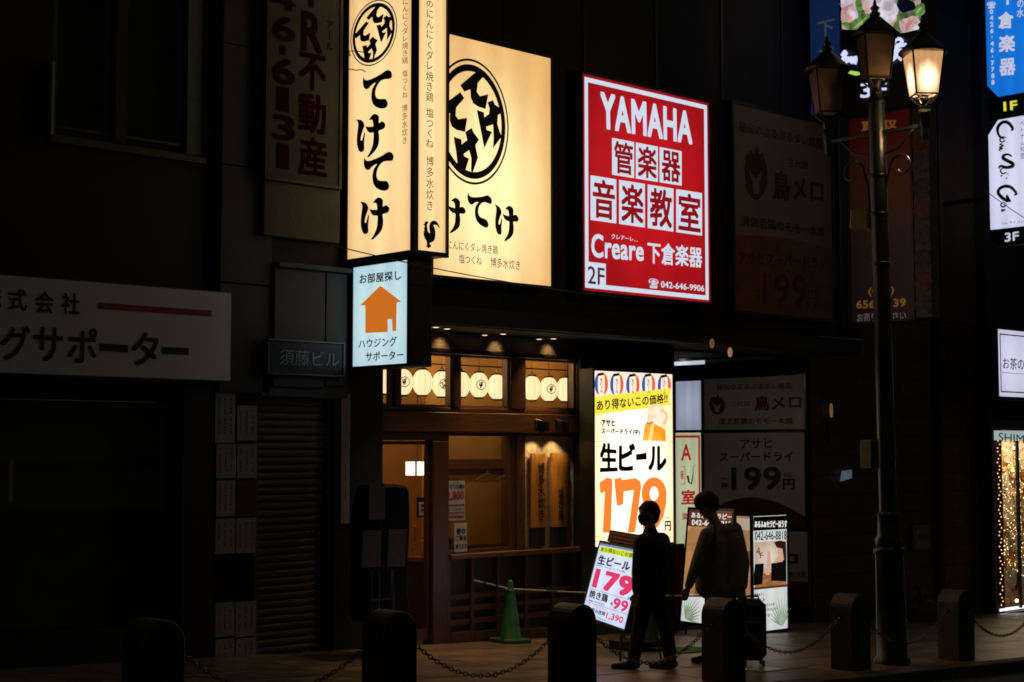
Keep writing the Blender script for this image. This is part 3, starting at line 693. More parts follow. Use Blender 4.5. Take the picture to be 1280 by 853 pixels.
# posters stuck to the window
PWn = PF(-.035)
ps = thing('price_poster', 'white price poster reading 2,800 taped to the restaurant window', 'poster', FY(569, 652, -.035))
r = prect(PWn, 557.5, 601.5, 581, 651); MB().pbox(PWn, *r, 0, .003).build('sheet', PAPER, ps)
letters('black_lettering', PWn, [('てけてけの宴会', (558.5, 605, 580, 611), dict(bold=.03)), ('コース', (565, 602, 573, 604.5)), ('飲み放題付', (559, 635, 580, 639))], INK, ps, off=.006)
letters('red_lettering', PWn, [('2,800', (558, 614, 579.5, 626.5), dict(bold=.035))], mat('poster_red', (.5, .02, .03)), ps, off=.006)
m = MB()
for a, c in ((631, 633.5), (640.5, 643), (645, 648.5)): q = prect(PWn, 558.5, a, 580, c); m.pbox(PWn, *q, .004, .005)
m.build('photo_strip', mat('poster_photo', (.3, .12, .08), var=.8, scale=30), ps)
ps = thing('price_poster', 'lower narrow window poster with heavy black characters', 'poster', FY(576, 691, -.035))
r = prect(PWn, 568, 654.5, 583.5, 690.5); MB().pbox(PWn, *r, 0, .003).build('sheet', PAPER, ps)
letters('black_lettering', PWn, [('春の', (570, 660, 581, 668), dict(bold=.04)), ('ご宴会', (569, 669.5, 583, 676), dict(bold=.04)), ('承ります', (569, 680, 583, 686), dict(bold=.04))], INK, ps, off=.006)
# cards on sill inside
cdn = thing('menu_card', 'small grey menu card standing on the inner sill beside the posters', 'card', FY(562, 690, .1)); Pm = PF(.12)
r = prect(Pm, 558, 672, 566, 690); MB().pbox(Pm, *r, -.01, 0).build('card', mat('grey_card', (.3, .3, .3)), cdn); MB().pbox(Pm, r[0]+.01, r[1]-.01, r[3]-.08, r[3]-.03, .001, .003).build('print', INK, cdn)

# wooden plaques with spots
PQ = PF(-.045)
for i, (a, c, y0, y1, yb) in enumerate(((664.5, 683, 567, 660, 684), (689.8, 710, 567, 659, 684))):
    u0, v1 = PQ.uv(a, y0); v0 = PQ.uv(a, y1)[1]; u1 = PQ.uv(c, y0)[0]; vb = PQ.uv(a, yb)[1]
    t = thing('wooden_plaque', ('left lit wooden plaque with one column of brushed characters' if i == 0 else 'right lit wooden plaque with two columns of brushed characters'), 'plaque', PQ.at((u0+u1)/2, vb), 'wooden plaques in the display niche')
    n = 10; mb = MB(); vs = []; fs = []   # gently bowed board, like half a bamboo
    for k in range(n+1):
        s_ = k/n; off = .035*sin(pi*s_)
        vs += [PQ.at(u0+(u1-u0)*s_, v0, off), PQ.at(u0+(u1-u0)*s_, v1, off)]
    fs = [(2*k, 2*k+2, 2*k+3, 2*k+1) for k in range(n)]
    mb.add(vs, fs); mb.pbox(PQ, u0, u1, v0, v1, -.03, -.001)
    mb.build('board', wood('bamboo_orange', (.62, .26, .05), .35, 'Z'), t, smooth=True)
    MB().pbox(PQ, u0+.01, u1-.02, vb, v0-.002, -.05, .0).build('foot', mat('slate_foot', (.05, .05, .05), .7, var=.4), t)
    if i == 0: letters('lettering', PQ, [('博多水炊き', (669.5, 578, 678.5, 651), dict(vert=True, bold=.02))], INK, t, off=.04)
    else: letters('lettering', PQ, [('焼き鳥', (694.5, 609, 702.5, 651), dict(vert=True, bold=.02)), ('にんにくダレ', (703.5, 577, 707.5, 634), dict(vert=True, bold=.0))], INK, t, off=.04)
for i, a in enumerate((677, 702)):
    Ps = PF(-.14); u, v = Ps.uv(a, 534)
    t = thing('spot_lamp', ('left' if i == 0 else 'right')+' black swivel spot lamp above the wooden plaques', 'spotlight', Ps.at(u, v), 'spot lamps over the plaques')
    MB().tube([Ps.at(u-.02, v+.07, .02), Ps.at(u-.02, v-.06, .0)], [.05, .055], 14).build('lamp_head', BLACK, t, smooth=True)
    MB().tube([Ps.at(u+.07, v+.06, 0), Ps.at(u+.07, v-.06, 0)], .04, 12).build('ballast', BLACK, t, smooth=True)
    MB().tube([Ps.at(u-.04, v+.04, -.12), Ps.at(u-.06, v+.09, -.03), Ps.at(u-.02, v+.07, .02)], .012, 6).build('bracket', BLACK, t)
    ld = bpy.data.lights.new('plaque_spot', 'SPOT'); ld.energy = 8; ld.color = (1, .72, .38); ld.spot_size = radians(88); ld.spot_blend = .6; ld.shadow_soft_size = .02
    lo = bpy.data.objects.new('plaque_spot', ld); COL.objects.link(lo); lo.location = Ps.at(u-.02, v-.08, .03); lo.rotation_euler = (radians(20), 0, 0)
# ================================================================== LIT SIGNS
YEL = emi('warm_acrylic', (1.25, 1.0, .50), 1.0, edge=(.80, .46, .16), spot=(.45, .36, 1.2, 1.3), tubes=4)
YEL2 = emi('warm_acrylic_tall', (1.15, .80, .38), .95, edge=(.70, .38, .13), spot=(.5, .3, 1.6, 1.5))
def crest(P, q, m, parent):
    nb_ = [place([(x, 1-y) for x, y in norm(g, LB)], P, q) for g in LOGO]; mb = MB()
    x0, y0, x1, y1 = q; cx, cy = (x0+x1)/2, (y0+y1)/2
    ul = P.uv(x0, cy)[0]; ur = P.uv(x1, cy)[0]; vt = P.uv(cx, y0)[1]; vb = P.uv(cx, y1)[1]
    a, b_ = (ul+ur)/2, (vt+vb)/2; ru, rv = (ur-ul)/2, (vt-vb)/2
    mb.ring(P, a, b_, 1, .962, .004, 64, ru, rv).ring(P, a, b_, .905, .79, .0045, 64, ru, rv)
    for g in nb_: mb.poly(P, g, .005)
    return mb.build('crest', m, parent)
# projecting vertical sign
XV = 9.9; PV = PS(XV)
ui, vB = PV.uv(434.5, 324.5); uo = PV.uv(515.5, 318.5)[0]
PVe = PF(-uo-.02)   # plane of the end face (u is -y)
xe0, xe1 = FY(521.5, 320, -uo-.02).x, FY(556.5, 320, -uo-.02).x
vt = thing('projecting_sign', 'tall lit projecting sign with brushed characters under a round crest', 'sign', (XV+.2, -uo, vB))
top = vB+4.6
plate(PV, (ui, uo, vB, top), -.006, 0, 'side_face', YEL2, vt)
plate(PVe, (xe0, xe1, vB, top), -.006, 0, 'end_face', YEL2, vt)
MB().box(XV+.008, xe1, -uo+.0, -ui, vB, top).build('cabinet', BLACK, vt)
fm = MB(); y_ = -uo-.02
fm.box(XV-.012, xe0-.002, y_-.02, y_+.045, vB-.05, top)        # corner post
fm.box(xe1+.002, xe1+.035, y_-.02, y_+.04, vB-.05, top)
fm.box(xe0-.002, xe1+.002, y_-.02, y_+.04, vB-.05, vB-.002)
fm.box(XV-.012, xe1, y_+.046, -ui+.04, vB-.05, vB-.002)
fm.box(XV-.012, XV+.02, -ui+.001, -ui+.04, vB, top)
fm.build('trim', BLACK, vt)
crest(PV, (438.5, 1, 496.8, 81.7), INK, vt)
m = MB()
nTE = norm(uvs(PV, smooth_pts(TE))); kall = uvs(PV, smooth_pts(KE1)+smooth_pts(KE2)); k1 = len(smooth_pts(KE1))
nKE = norm(kall); nK = [nKE[:k1], nKE[k1:]]
for q in ((453.8, 91.5, 490.3, 138), (455, 193, 492.3, 240.3)): m.poly(PV, place(nTE, PV, q), .004)
for q in ((445.5, 144, 482, 196.3), (450.5, 248, 487, 299.5)):
    for g in nK: m.poly(PV, place(g, PV, q), .004)
m.build('brushed_characters', INK, vt)
letters('small_lettering', PV, [('にんにくダレ焼き鶏', ((503, -2), (511.5, -3), (510.5, 80), (502.5, 81)), dict(vert=True, bold=-.004)),
    ('塩つくね', ((503, 88), (510, 87), (509.8, 123), (502.8, 124)), dict(vert=True, bold=-.004)), ('博多水炊き', ((502.6, 131), (510, 130), (509.8, 180), (502.6, 181)), dict(vert=True, bold=-.004))], INKB, vt)
letters('end_lettering', PVe, [('秘伝の', (532, -20, 542, 10), dict(vert=True)), ('にんにくダレ焼き鶏', (532, 11, 542, 128), dict(vert=True)), ('塩つくね', (532, 135, 542, 186), dict(vert=True)), ('博多水炊き', (532.3, 195, 542.3, 264), dict(vert=True))], INKB, vt)
MB().poly(PVe, place([(x, 1-y) for x, y in norm(ROOST)], PVe, (528.3, 275.6, 549.7, 311)), .004).build('rooster_mark', INK, vt)
# brackets
MB().box(XV+.05, XV+.3, -ui-.02, -.02, vB+.3, vB+.36).box(XV+.05, XV+.3, -ui-.02, -.02, vB+2.6, vB+2.66).build('bracket', BLACK, vt)
# house sign below
XH = 9.92; PH = PS(XH)
a, b_ = PH.uv(442, 335); c_, d_ = PH.uv(442, 458.5); e_ = PH.uv(509.5, 392)[0]
HS = emi('cool_acrylic', (.60, .80, .84), .95, edge=(.42, .62, .72), spot=(.5, .5, 1.6, 1.6))
hsn = thing('projecting_sign', 'smaller lit pale blue projecting sign with an orange house arrow', 'sign', (XH+.15, -e_, d_))
plate(PH, (a, e_, d_, b_), -.006, 0, 'face', HS, hsn)
ye = -e_-.03; xh1 = FY(540.5, 390, ye).x
MB().box(XH+.008, xh1, ye, -a+.03, d_-.03, b_+.03).build('cabinet', mat('cabinet_black', (.02, .018, .016), .5), hsn, bevel=.01)
m = MB(); m.box(XH-.012, XH+.007, ye, -e_-.001, d_-.03, b_+.03).box(XH-.012, XH+.007, -a+.001, -a+.03, d_-.03, b_+.03).box(XH-.012, XH+.007, -e_, -a, b_+.001, b_+.03).box(XH-.012, XH+.007, -e_, -a, d_-.03, d_-.001); m.build('trim', BLACK, hsn)
MB().box(XH+.05, XH+.2, -a, -.02, d_+.3, d_+.35).build('bracket', BLACK, hsn)
ARROW = tr([(238,245),(350,330),(325,335),(323,487),(303,487),(300,422),(277,424),(278,492),(158,497),(158,350),(130,350)], 420, 300, 4.267)
MB().poly(PH, uvs(PH, ARROW), .004).build('house_arrow', emi('orange_film', (.62, .16, .015), .95), hsn)
letters('lettering', PH, [('お部屋探し', ((450, 343), (501.5, 338), (501.8, 350), (450, 355.5)), dict(bold=.03)), ('ハウジング', ((448.8, 424.5), (496.5, 420.5), (496.3, 433), (448.8, 435.8)), dict(bold=.025)),
    ('サポーター', ((457.5, 440.5), (504.8, 437.5), (505, 449), (457.5, 451.8)), dict(bold=.028))], INK, hsn)

# big square restaurant sign
PB1 = PF(-1.06)
u1, v1 = PB1.uv(688, 73.5); v0 = PB1.uv(688, 358)[1]; u0 = FY(541, 335, -1.06).x
bs = lightbox('restaurant_sign', 'large square lit yellow sign with round crest and brushed characters', 'sign', PB1, (u0, u1, v0, v1), .14, YEL, t=.03)
cq = (590-45.5, 57+0, 590+45.5, 0)
# crest centre and radius from the visible right half
cu = PB1.uv(589.5, 149)[0]; ru = PB1.uv(635.5, 155)[0]-cu
tv = PB1.uv(577, 70)[1]; bv = PB1.uv(589, 232)[1]
m = MB(); rv = (tv-bv)/2*.985; cv = (tv+bv)/2; k_ = ru
m.ring(PB1, cu, cv, 1, .962, .004, 72, k_, rv).ring(PB1, cu, cv, .91, .80, .0045, 72, k_, rv)
for g in LOGO: m.poly(PB1, [(cu+(x*2-1)*k_, cv+(1-2*y)*rv) for x, y in norm(g, (438.5, .5, 496.8, 81.8))], .005)
m.build('crest', INK, bs)
m = MB()
m.poly(PB1, place(nTE, PB1, (584, 243, 614.6, 283.8)), .004)
for q in ((618, 257, 648, 302.2), (549, 247, 581.8, 292)):
    for g in nK: m.poly(PB1, place(g, PB1, q), .004)
m.build('brushed_characters', INK, bs)
letters('small_lettering', PB1, [('にんにくダレ焼き鶏', (559, 303.5, 622, 315)), ('塩つくね', (573.5, 319.3, 602, 330.5)), ('博多水炊き', (613, 323.8, 649.7, 336))], INKB, bs)

# red music school sign
PY = PF(-1.06)
r = prect(PY, 728, 92, 886.5, 363)
RED = emi('red_film', (.54, .008, .012), .95, edge=(.24, .003, .008), spot=(.5, .5, 1.5, 1.5), tubes=4)
WHT = emi('white_film_cool', (.60, .70, .82), .98, edge=(.46, .55, .68), spot=(.5, .5, 2, 2)); WHT2 = emi('white_letter_cool', (.60, .70, .82), 1.0)
ys = lightbox('music_school_sign', 'lit red sign with a white border for a music school', 'sign', PY, r, .16, RED, t=.03)
def zy(x0, y0, x1, y1): s = 2.666; return (700+x0/s, 70+y0/s, 700+x1/s, 70+y1/s)
u0, u1, v0, v1 = r; i_ = .035; t_ = .055
m = MB(); m.pbox(PY, u0+i_, u1-i_, v1-i_-t_, v1-i_, .0, .003).pbox(PY, u0+i_, u1-i_, v0+i_, v0+i_+t_, 0, .003).pbox(PY, u0+i_, u0+i_+t_, v0+i_+t_, v1-i_-t_, 0, .003).pbox(PY, u1-i_-t_, u1-i_, v0+i_+t_, v1-i_-t_, 0, .003)
m.build('white_border', WHT2, ys)
letters('lettering', PY, [('YAMAHA', ((750, 114.5), (864.5, 140.5), (865, 181), (751, 160.5)), dict(bold=.045)), ('クレアーレ…', ((764, 292.3), (796.8, 297.6), (796.8, 302.5), (764, 298.6)), dict(bold=.01)),
    ('Creare', ((738.8, 291.5), (804.3, 301), (804.3, 327), (738.8, 322)), dict(bold=.035)), ('下倉楽器', ((809, 301.5), (877.3, 309.5), (877.3, 335.5), (809, 329.5)), dict(bold=.03)),
    ('☎ 042-646-9906', ((810.6, 348), (880, 355.5), (880, 366.5), (810.6, 360)), dict(bold=.02))], WHT2, ys)
def cells(n, tl, tr_, br, bl):
    wm = MB(); quads = []
    for i in range(n):
        a, b_ = i/n, (i+1)/n; g = .012
        L = lambda p, q_, t: (p[0]+(q_[0]-p[0])*t, p[1]+(q_[1]-p[1])*t)
        Q = [L(tl, tr_, a+g), L(tl, tr_, b_-g), L(bl, br, b_-g), L(bl, br, a+g)]; quads.append(Q)
    return quads
Q1 = cells(3, (763.8, 172.3), (852.9, 189.6), (852.9, 232.6), (763.8, 218.5)); Q2 = cells(4, (736.2, 219), (879, 242), (879, 295.2), (736.2, 274.8))
cell_o = []
for Q in Q1+Q2:
    MB().poly(PY, uvs(PY, Q), .0035).build('character_cell', WHT2, ys)
m = MB()
for ch, Q in zip('管楽器音楽教室', Q1+Q2):
    cx = sum(p[0] for p in Q)/4; cy = sum(p[1] for p in Q)/4
    text(m, PY, ch, [(cx+(p[0]-cx)*.86, cy+(p[1]-cy)*.88) for p in Q], bold=.032, off=.008)
m.build('red_lettering', RED, ys)
q = prect(PY, 732.3, 327, 757, 357); MB().pbox(PY, *q, .0, .0035).build('floor_cell', WHT2, ys)
letters('floor_lettering', PY, [('2F', ((734, 332.5), (755, 335.5), (755, 357), (734, 354.5)), dict(bold=.01))], emi('plum_film', (.16, .01, .06), .6), ys, off=.008)

# beer sign on the pier
PBr = PF(-.5)
BW = emi('beer_white', (1.0, .93, .74), 1.7, edge=(.60, .43, .15), spot=(.5, .42, 1.35, 1.9))
r = prect(PBr, 742.5, 463.5, 841, 684)
br = lightbox('beer_price_sign', 'tall bright lit beer price sign with big orange numerals', 'sign', PBr, r, .22, BW, t=.03)
def zb6(p): return (735+p[0]/8.12, 455+p[1]/8.12)
def zb7(p): return (735+p[0]/5.887, 545+p[1]/5.887)
BB = emi('print_blue', (.03, .10, .42), 1.0); RD = emi('print_red', (.75, .13, .06), 1.0); OR = emi('print_orange', (1.0, .24, .035), 1.0)
PINKW = emi('print_pink_white', (1, .80, .62), 1.1)
r2 = prect(PBr, 742.7, 463.8, 840.5, 500); MB().pbox(PBr, r[0]+.003, r[1]-.003, r[3]-.36, r[3]-.003, 0, .002).build('top_field', PINKW, br)
for cx, cy in ((133, 205), (290, 210), (453, 215), (612, 215), (773, 225)):
    for (nm_, m_, s_) in (('lantern_print_blue', BB, -1), ('lantern_print_red', RD, 1)):
        o_ = [(cx+s_*(20+48*cos(t)), cy+108*sin(t)) for t in [(-pi/2+pi*k/10) for k in range(11)]]
        i__ = [(cx+s_*(20+16*cos(t)), cy+104*sin(t)) for t in [(pi/2-pi*k/10) for k in range(11)]]
        MB().poly(PBr, [PBr.uv(*zb6(p)) for p in o_+i__], .004).build(nm_, m_, br)
    MB().poly(PBr, [PBr.uv(*zb6(p)) for p in ((cx-38, cy-108), (cx+24, cy-118), (cx+26, cy-92), (cx-34, cy-80))], .005).build('lantern_print_cap', INK, br)
letters('lantern_lettering', PBr, [('生ビール', (zb6((cx-16, 0))[0], zb6((0, cy-60))[1], zb6((cx+16, 0))[0], zb6((0, cy+90))[1]), dict(vert=True, bold=.01)) for cx, cy in ((133, 205), (290, 210), (453, 215), (612, 215), (773, 225))], INKB, br, off=.005)
MB().poly(PBr, [PBr.uv(*p) for p in ((742.6, 496.6), (838, 485.2), (836.5, 507), (743, 518.6))], .006).build('yellow_band', emi('print_yellow', (1.0, .80, .07), 1.05), br)
letters('band_lettering', PBr, [('あり得ないこの価格!!', ((745, 500.5), (833.5, 491.5), (833.5, 504), (745, 514)), dict(bold=.03))], INKB, br, off=.009)
letters('lettering', PBr, [('アサヒ', (751.3, 524.5, 768.3, 533.3), dict(bold=.075)), ('スーパードライ(中)', ((751.3, 535), (799.5, 536.7), (799.5, 545.4), (751.3, 543.6)), dict(bold=.075)),
    ('生', [zb7(p) for p in ((85, 45), (212, 62), (216, 262), (85, 268))], dict(bold=.055)), ('ビ', [zb7(p) for p in ((225, 55), (345, 55), (345, 260), (222, 260))], dict(bold=.055)),
    ('ー', [zb7(p) for p in ((350, 135), (427, 122), (430, 175), (352, 182))], dict(bold=.06)), ('ル', [zb7(p) for p in ((440, 78), (575, 70), (575, 262), (440, 252))], dict(bold=.055)),
    ('円', [zb7(p) for p in ((562, 625), (607, 625), (607, 700), (562, 698))], dict(bold=.045)), ('税抜', [zb7(p) for p in ((564, 595), (598, 595), (598, 612), (564, 612))], dict(bold=.0))], INKB, br)
SEV = [(190,318),(245,306),(246,325),(350,310),(385,335),(390,380),(345,712),(290,712),(335,400),(262,410),(258,505),(210,515)]
ONE = [(82,345),(140,306),(178,318),(178,360),(165,712),(107,712),(122,410),(90,425)]
m = MB(); m.poly(PBr, [PBr.uv(*zb7(p)) for p in SEV], .004).poly(PBr, [PBr.uv(*zb7(p)) for p in ONE], .004)
# 9 : ring plus tail
def ell(cx, cy, rx, ry, k=28): return [(cx+rx*cos(2*pi*i/k), cy+ry*sin(2*pi*i/k)) for i in range(k)]
o_ = [PBr.uv(*zb7(p)) for p in ell(484, 425, 92, 120)]; i__ = [PBr.uv(*zb7(p)) for p in ell(484, 425, 32, 52)]
vs = [PBr.at(*p, .004) for pr in zip(o_, i__) for p in pr]; m.add(vs, [(2*i, 2*((i+1) % 28), 2*((i+1) % 28)+1, 2*i+1) for i in range(28)])
m.poly(PBr, [PBr.uv(*zb7(p)) for p in ((576, 420), (574, 500), (552, 600), (510, 672), (440, 712), (405, 708), (400, 655), (450, 650), (490, 600), (512, 520), (515, 440))], .0045)
m.build('price_numerals', OR, br)
MB().poly(PBr, [PBr.uv(*zb6(p)) for p in ((600, 450), (612, 425), (640, 412), (690, 408), (735, 420), (766, 445), (776, 660), (590, 615))], .0095).build('mug_foam', emin('print_cream', (.95, .62, .36), (1.1, .88, .66), 4, 1.1), br)
MB().poly(PBr, [PBr.uv(*zb6(p)) for p in ((575, 602), (660, 606), (780, 665), (786, 785), (546, 780))], .0105).build('mug_beer', emin('print_amber', (.95, .30, .01), (1.1, .55, .08), 3, 1.1), br)
MB().poly(PBr, [PBr.uv(*zb6(p)) for p in ((640, 612), (665, 614), (640, 782), (600, 781))], .0115).build('mug_highlight', emi('print_pale_amber', (1, .66, .2), 1.2), br)
m = MB(); hp = [(735, 450), (770, 470), (800, 500), (806, 545), (790, 600), (765, 630), (752, 600), (775, 560), (780, 520), (760, 495), (735, 480)]
m.poly(PBr, [PBr.uv(*zb6(p)) for p in hp], .010); m.build('mug_handle', emi('print_tan', (.95, .55, .32), 1.0), br)
letters('mug_lettering', PBr, [('Asahi', [zb6(p) for p in ((585, 588), (655, 580), (655, 605), (585, 612))], dict(bold=.03))], INK, br, off=.013)
cr_ = PBr.uv(*zb6((625, 595))); MB().ring(PBr, cr_[0], cr_[1], .075, .068, .012, 24, .8, 1.3).build('mug_ring', emi('print_tan', (.95, .55, .32)), br)
m = MB()
for y in (552, 674): u_, v_ = PBr.uv(792, y); m.pbox(PBr, r[0]+.01, r[1]-.01, v_-.004, v_, .001, .002)
m.build('joint_line', mat('joint_tan', (.5, .3, .15)), br)

# ================================================================== ENTRANCE PASSAGE (right of the beer sign)
XP = 18.5; PP2 = PS(XP)
eb = thing('music_building', 'dark brick building with a boarded entrance passage and dim hanging signs', 'building', (26, 3, gz(26)))
BRK = mat('brown_tile', (.085, .035, .022), .45, var=.35, scale=3)
xq0 = FY(1012, 600, 0).x
m = MB(); gbx(m, XP+.06, xq0, -.02, 5, -.3, ZS); m.box(xR+.002, xq0, -.85, 5, ZS+.001, 13); m.build('pier', BLACKM, eb)
m = MB(); gbx(m, 15.42, XP+.06, 4.6, 4.8, -.3, ZS); m.build('passage_end_wall', BLACKM, eb)
gbx(MB(), XP+.01, XP+.059, -.02, 4.6, -.3, ZS-.002).build('passage_wall', BLACKM, eb)
pb('passage_ceiling', BLACKM, eb, 15.43, XP, .001, 4.5, ZS-.03, ZS-.003)
cl = thing('ceiling_light', 'slanting white strip light under the passage ceiling', 'light', (16.8, .3, ZS-.15))
PC = PS(16.8); a = PC.uv(842, 453.5); b_ = PC.uv(880, 459)
MB().pbox(PC, a[0], b_[0], a[1]-.045, a[1]+.01, -.02, 0).build('tube', emi('cool_tube', (.55, .62, .75), .8), cl)
MB().pbox(PC, a[0], b_[0]+1.2, a[1]+.012, a[1]+.05, -.06, .02).build('fitting', DALU, cl)
ld = bpy.data.lights.new('board_fill_lamp', 'AREA'); ld.energy = 2.4; ld.color = (1, .82, .66); ld.shape = 'RECTANGLE'; ld.size = 1.6; ld.size_y = .1  # added warm fill aimed at the wall boards, apart from the strip light
lo = bpy.data.objects.new('board_fill_lamp', ld); COL.objects.link(lo); lo.location = (16.4, 1.0, ZS-.32); lo.rotation_euler = (0, radians(-42), 0)
# boards on the passage wall
def wboard(nm, label, q, face, t=.02, frm=DALU, anchor='r'):
    r = prect(PP2, *q, anchor=anchor); root = thing(nm, label, 'sign board', PP2.at((r[0]+r[1])/2, r[2], 0))
    plate(PP2, r, .0, .02, 'board', face, root); frame(PP2, r, t, .0, .035, 'frame', frm, root); return root, r
DIM = mat('dull_board_white', (.62, .55, .50), .45, var=.1, scale=2)
AMB = mat('polished_bronze', (.35, .22, .10), .22, metal=1, bump=.02)
rt1, r1 = wboard('restaurant_board', 'unlit upper board in the passage with a red bird emblem and red characters', (881.5, 469, 1007, 536.5), DIM, frm=AMB)
DR = mat('deep_red_print', (.16, .02, .015), .5); GR = mat('grey_brown_print', (.06, .045, .035), .6)
def zp(*p): s = 3.877; return [(840+x/s, 440+y/s) for x, y in p]
PQ2 = PS(XP-.02)
letters('grey_lettering', PQ2, [('秘伝のぷるぷるダレ焼鳥', zp((218, 155), (582, 150), (582, 180), (218, 186)), dict(bold=.01)), ('三代目', zp((282, 240), (376, 238), (376, 264), (282, 266)), {}), ('清流若鶏のモモ一本焼', zp((228, 322), (586, 318), (586, 350), (228, 354)), dict(bold=.01))], GR, rt1)
letters('red_lettering', PQ2, [('鳥メロ', zp((400, 215), (628, 208), (628, 276), (400, 288)), dict(bold=.035))], DR, rt1)
def emblem(P, pts_fn, parent, m, m2):
    body = [(80,300),(88,250),(105,235),(112,250),(122,215),(130,250),(142,240),(156,300),(158,340),(145,380),(125,402),(105,395),(88,370)]
    MB().poly(P, [P.uv(*pts_fn(p)) for p in body], .004).build('emblem', m, parent)
    MB().poly(P, [P.uv(*pts_fn(p)) for p in ((95,300),(118,330),(140,300),(130,345),(128,380),(112,380),(108,345))], .006).build('emblem_face', m2, parent)
emblem(PQ2, lambda p: (840+(181+(p[0]-80))/3.877, 440+(205+(p[1]-215)*.53)/3.877), rt1, DR, DIM)
rt2, r2 = wboard('restaurant_board', 'unlit middle board in the passage with a large grey 199 price', (881.5, 540, 1007, 660), DIM, frm=AMB)
letters('grey_lettering', PQ2, [('アサヒ', zp((332, 425), (486, 420), (486, 466), (332, 470)), dict(bold=.02)), ('スーパードライ', zp((232, 488), (588, 482), (588, 528), (232, 532)), dict(bold=.02)),
    ('一杯', zp((238, 595), (276, 600), (276, 668), (238, 668)), dict(vert=True, bold=.02)), ('199', zp((288, 560), (528, 556), (528, 668), (288, 670)), dict(bold=.035)), ('円', zp((538, 615), (596, 615), (596, 668), (538, 668)), dict(bold=.045)), ('税抜', zp((540, 590), (580, 590), (580, 606), (540, 606)), {})], GR, rt2)
u0, u1, v0, v1 = r2; arc = [(u0, v0)]+[(u0+(u1-u0)*k/12, v0+(v1-v0)*.30*sin(pi*(.12+.76*k/12))) for k in range(13)]+[(u1, v0)]
MB().poly(PQ2, arc, .004).build('brown_arc', mat('brown_print', (.12, .04, .02), .5), rt2)
rt3, r3 = wboard('restaurant_board', 'unlit lower board in the passage, white over dark red, behind the therapy sign', (881.5, 664, 1011, 752), DIM, frm=AMB)
MB().pbox(PQ2, r3[0], r3[1], r3[2], r3[2]+.28, .0, .004).build('red_field', DR, rt3)
letters('red_lettering', PQ2, [('鳥メロ', ((900, 690), (998, 690), (998, 706), (900, 706)), dict(bold=.035)), ('清流若鶏のモモ一本焼', ((890, 716), (1008, 714), (1008, 722), (890, 725)), {})], DR, rt3)
# cool lit panel and the green-white instrument sign further in
CL = emi('cool_panel', (.42, .47, .60), .75, edge=(.30, .34, .46))
r = prect(PP2, 846, 476, 877.5, 537.5, anchor='r')
lp = lightbox('lit_panel', 'plain bluish white lit panel in the entrance passage', 'sign', Plane(PP2.at(0, 0, .02), PP2.u, PP2.v), r, .02, CL, t=.02, lip=.01)
r = prect(PP2, 846, 541, 877.5, 692, anchor='r')
PK = Plane(PP2.at(0, 0, .02), PP2.u, PP2.v)
GW = emi('green_white_acrylic', (.62, .66, .42), .75, edge=(.5, .54, .34))
ks = lightbox('instrument_sign', 'pale green lit sign with a red border and a saxophone drawing', 'sign', PK, r, .02, GW, t=.02, lip=.01)
RF = emi('sign_red_lit', (.40, .02, .015), .8)
m = MB(); u0, u1, v0, v1 = r; m.pbox(PK, u0, u1-.03, v1-.08, v1-.04, .0, .003).pbox(PK, u1-.06, u1-.025, v0+.02, v1-.08, 0, .003); m.build('red_border', RF, ks)
letters('red_lettering', PK, [('A', zp((46, 448), (94, 446), (94, 526), (46, 528)), dict(bold=.03)), ('室', zp((48, 668), (114, 668), (114, 738), (46, 740)), dict(bold=.05)), ('器', zp((42, 578), (58, 578), (58, 616), (42, 616)), dict(bold=.03)), ('楽', zp((50, 780), (78, 780), (78, 815), (50, 815)), dict(bold=.03))], RF, ks, off=.005)
m = MB(); sx = [PK.uv(*p) for p in zp((112, 548), (105, 560), (104, 590), (100, 620), (96, 640), (84, 632), (78, 600))]
m.tube([PK.at(*p, .01) for p in sx], [.003, .004, .006, .010, .012, .014, .018], 6)
m.build('saxophone_drawing', mat('line_print', (.12, .12, .08)), ks)
u_ = [PK.uv(*p) for p in zp((42, 555), (64, 555), (64, 640), (42, 640))]
MB().pbox(PK, u_[0][0], u_[1][0], u_[0][1]-.008, u_[0][1], 0, .003).pbox(PK, u_[1][0]-.008, u_[1][0], u_[2][1], u_[0][1]-.008, 0, .003).pbox(PK, u_[0][0], u_[1][0], u_[2][1]-.008, u_[2][1], 0, .003).build('cell_outline', RF, ks)
# glowing ovals added for the street lamp's reflections above the passage
for i, (a, c, e) in enumerate(((885.5, 430, .35), (908, 441, .9))):
    Pg = PF(-.93); u, v = Pg.uv(a, c); t = thing('lamp_reflection', ('dim left' if i == 0 else 'brighter right')+' one of two small glowing ovals for lamp reflections over the passage', 'lamp', Pg.at(u, v), 'amber lamp reflections above the passage')
    MB().lathe(Pg.at(u, v-.09, .06), [(.012, .03), (.026, .05), (.032, .09), (.026, .13), (.010, .155)], 14).build('shade', emi('amber_reflection_%d' % i, (1, .55, .22), e*.3, edge=None), t, smooth=True)
    MB().tube([Pg.at(u, v+.1, .06), Pg.at(u, v+.14, .05), Pg.at(u, v+.15, -.03)], .012, 6).build('arm', BLACK, t)

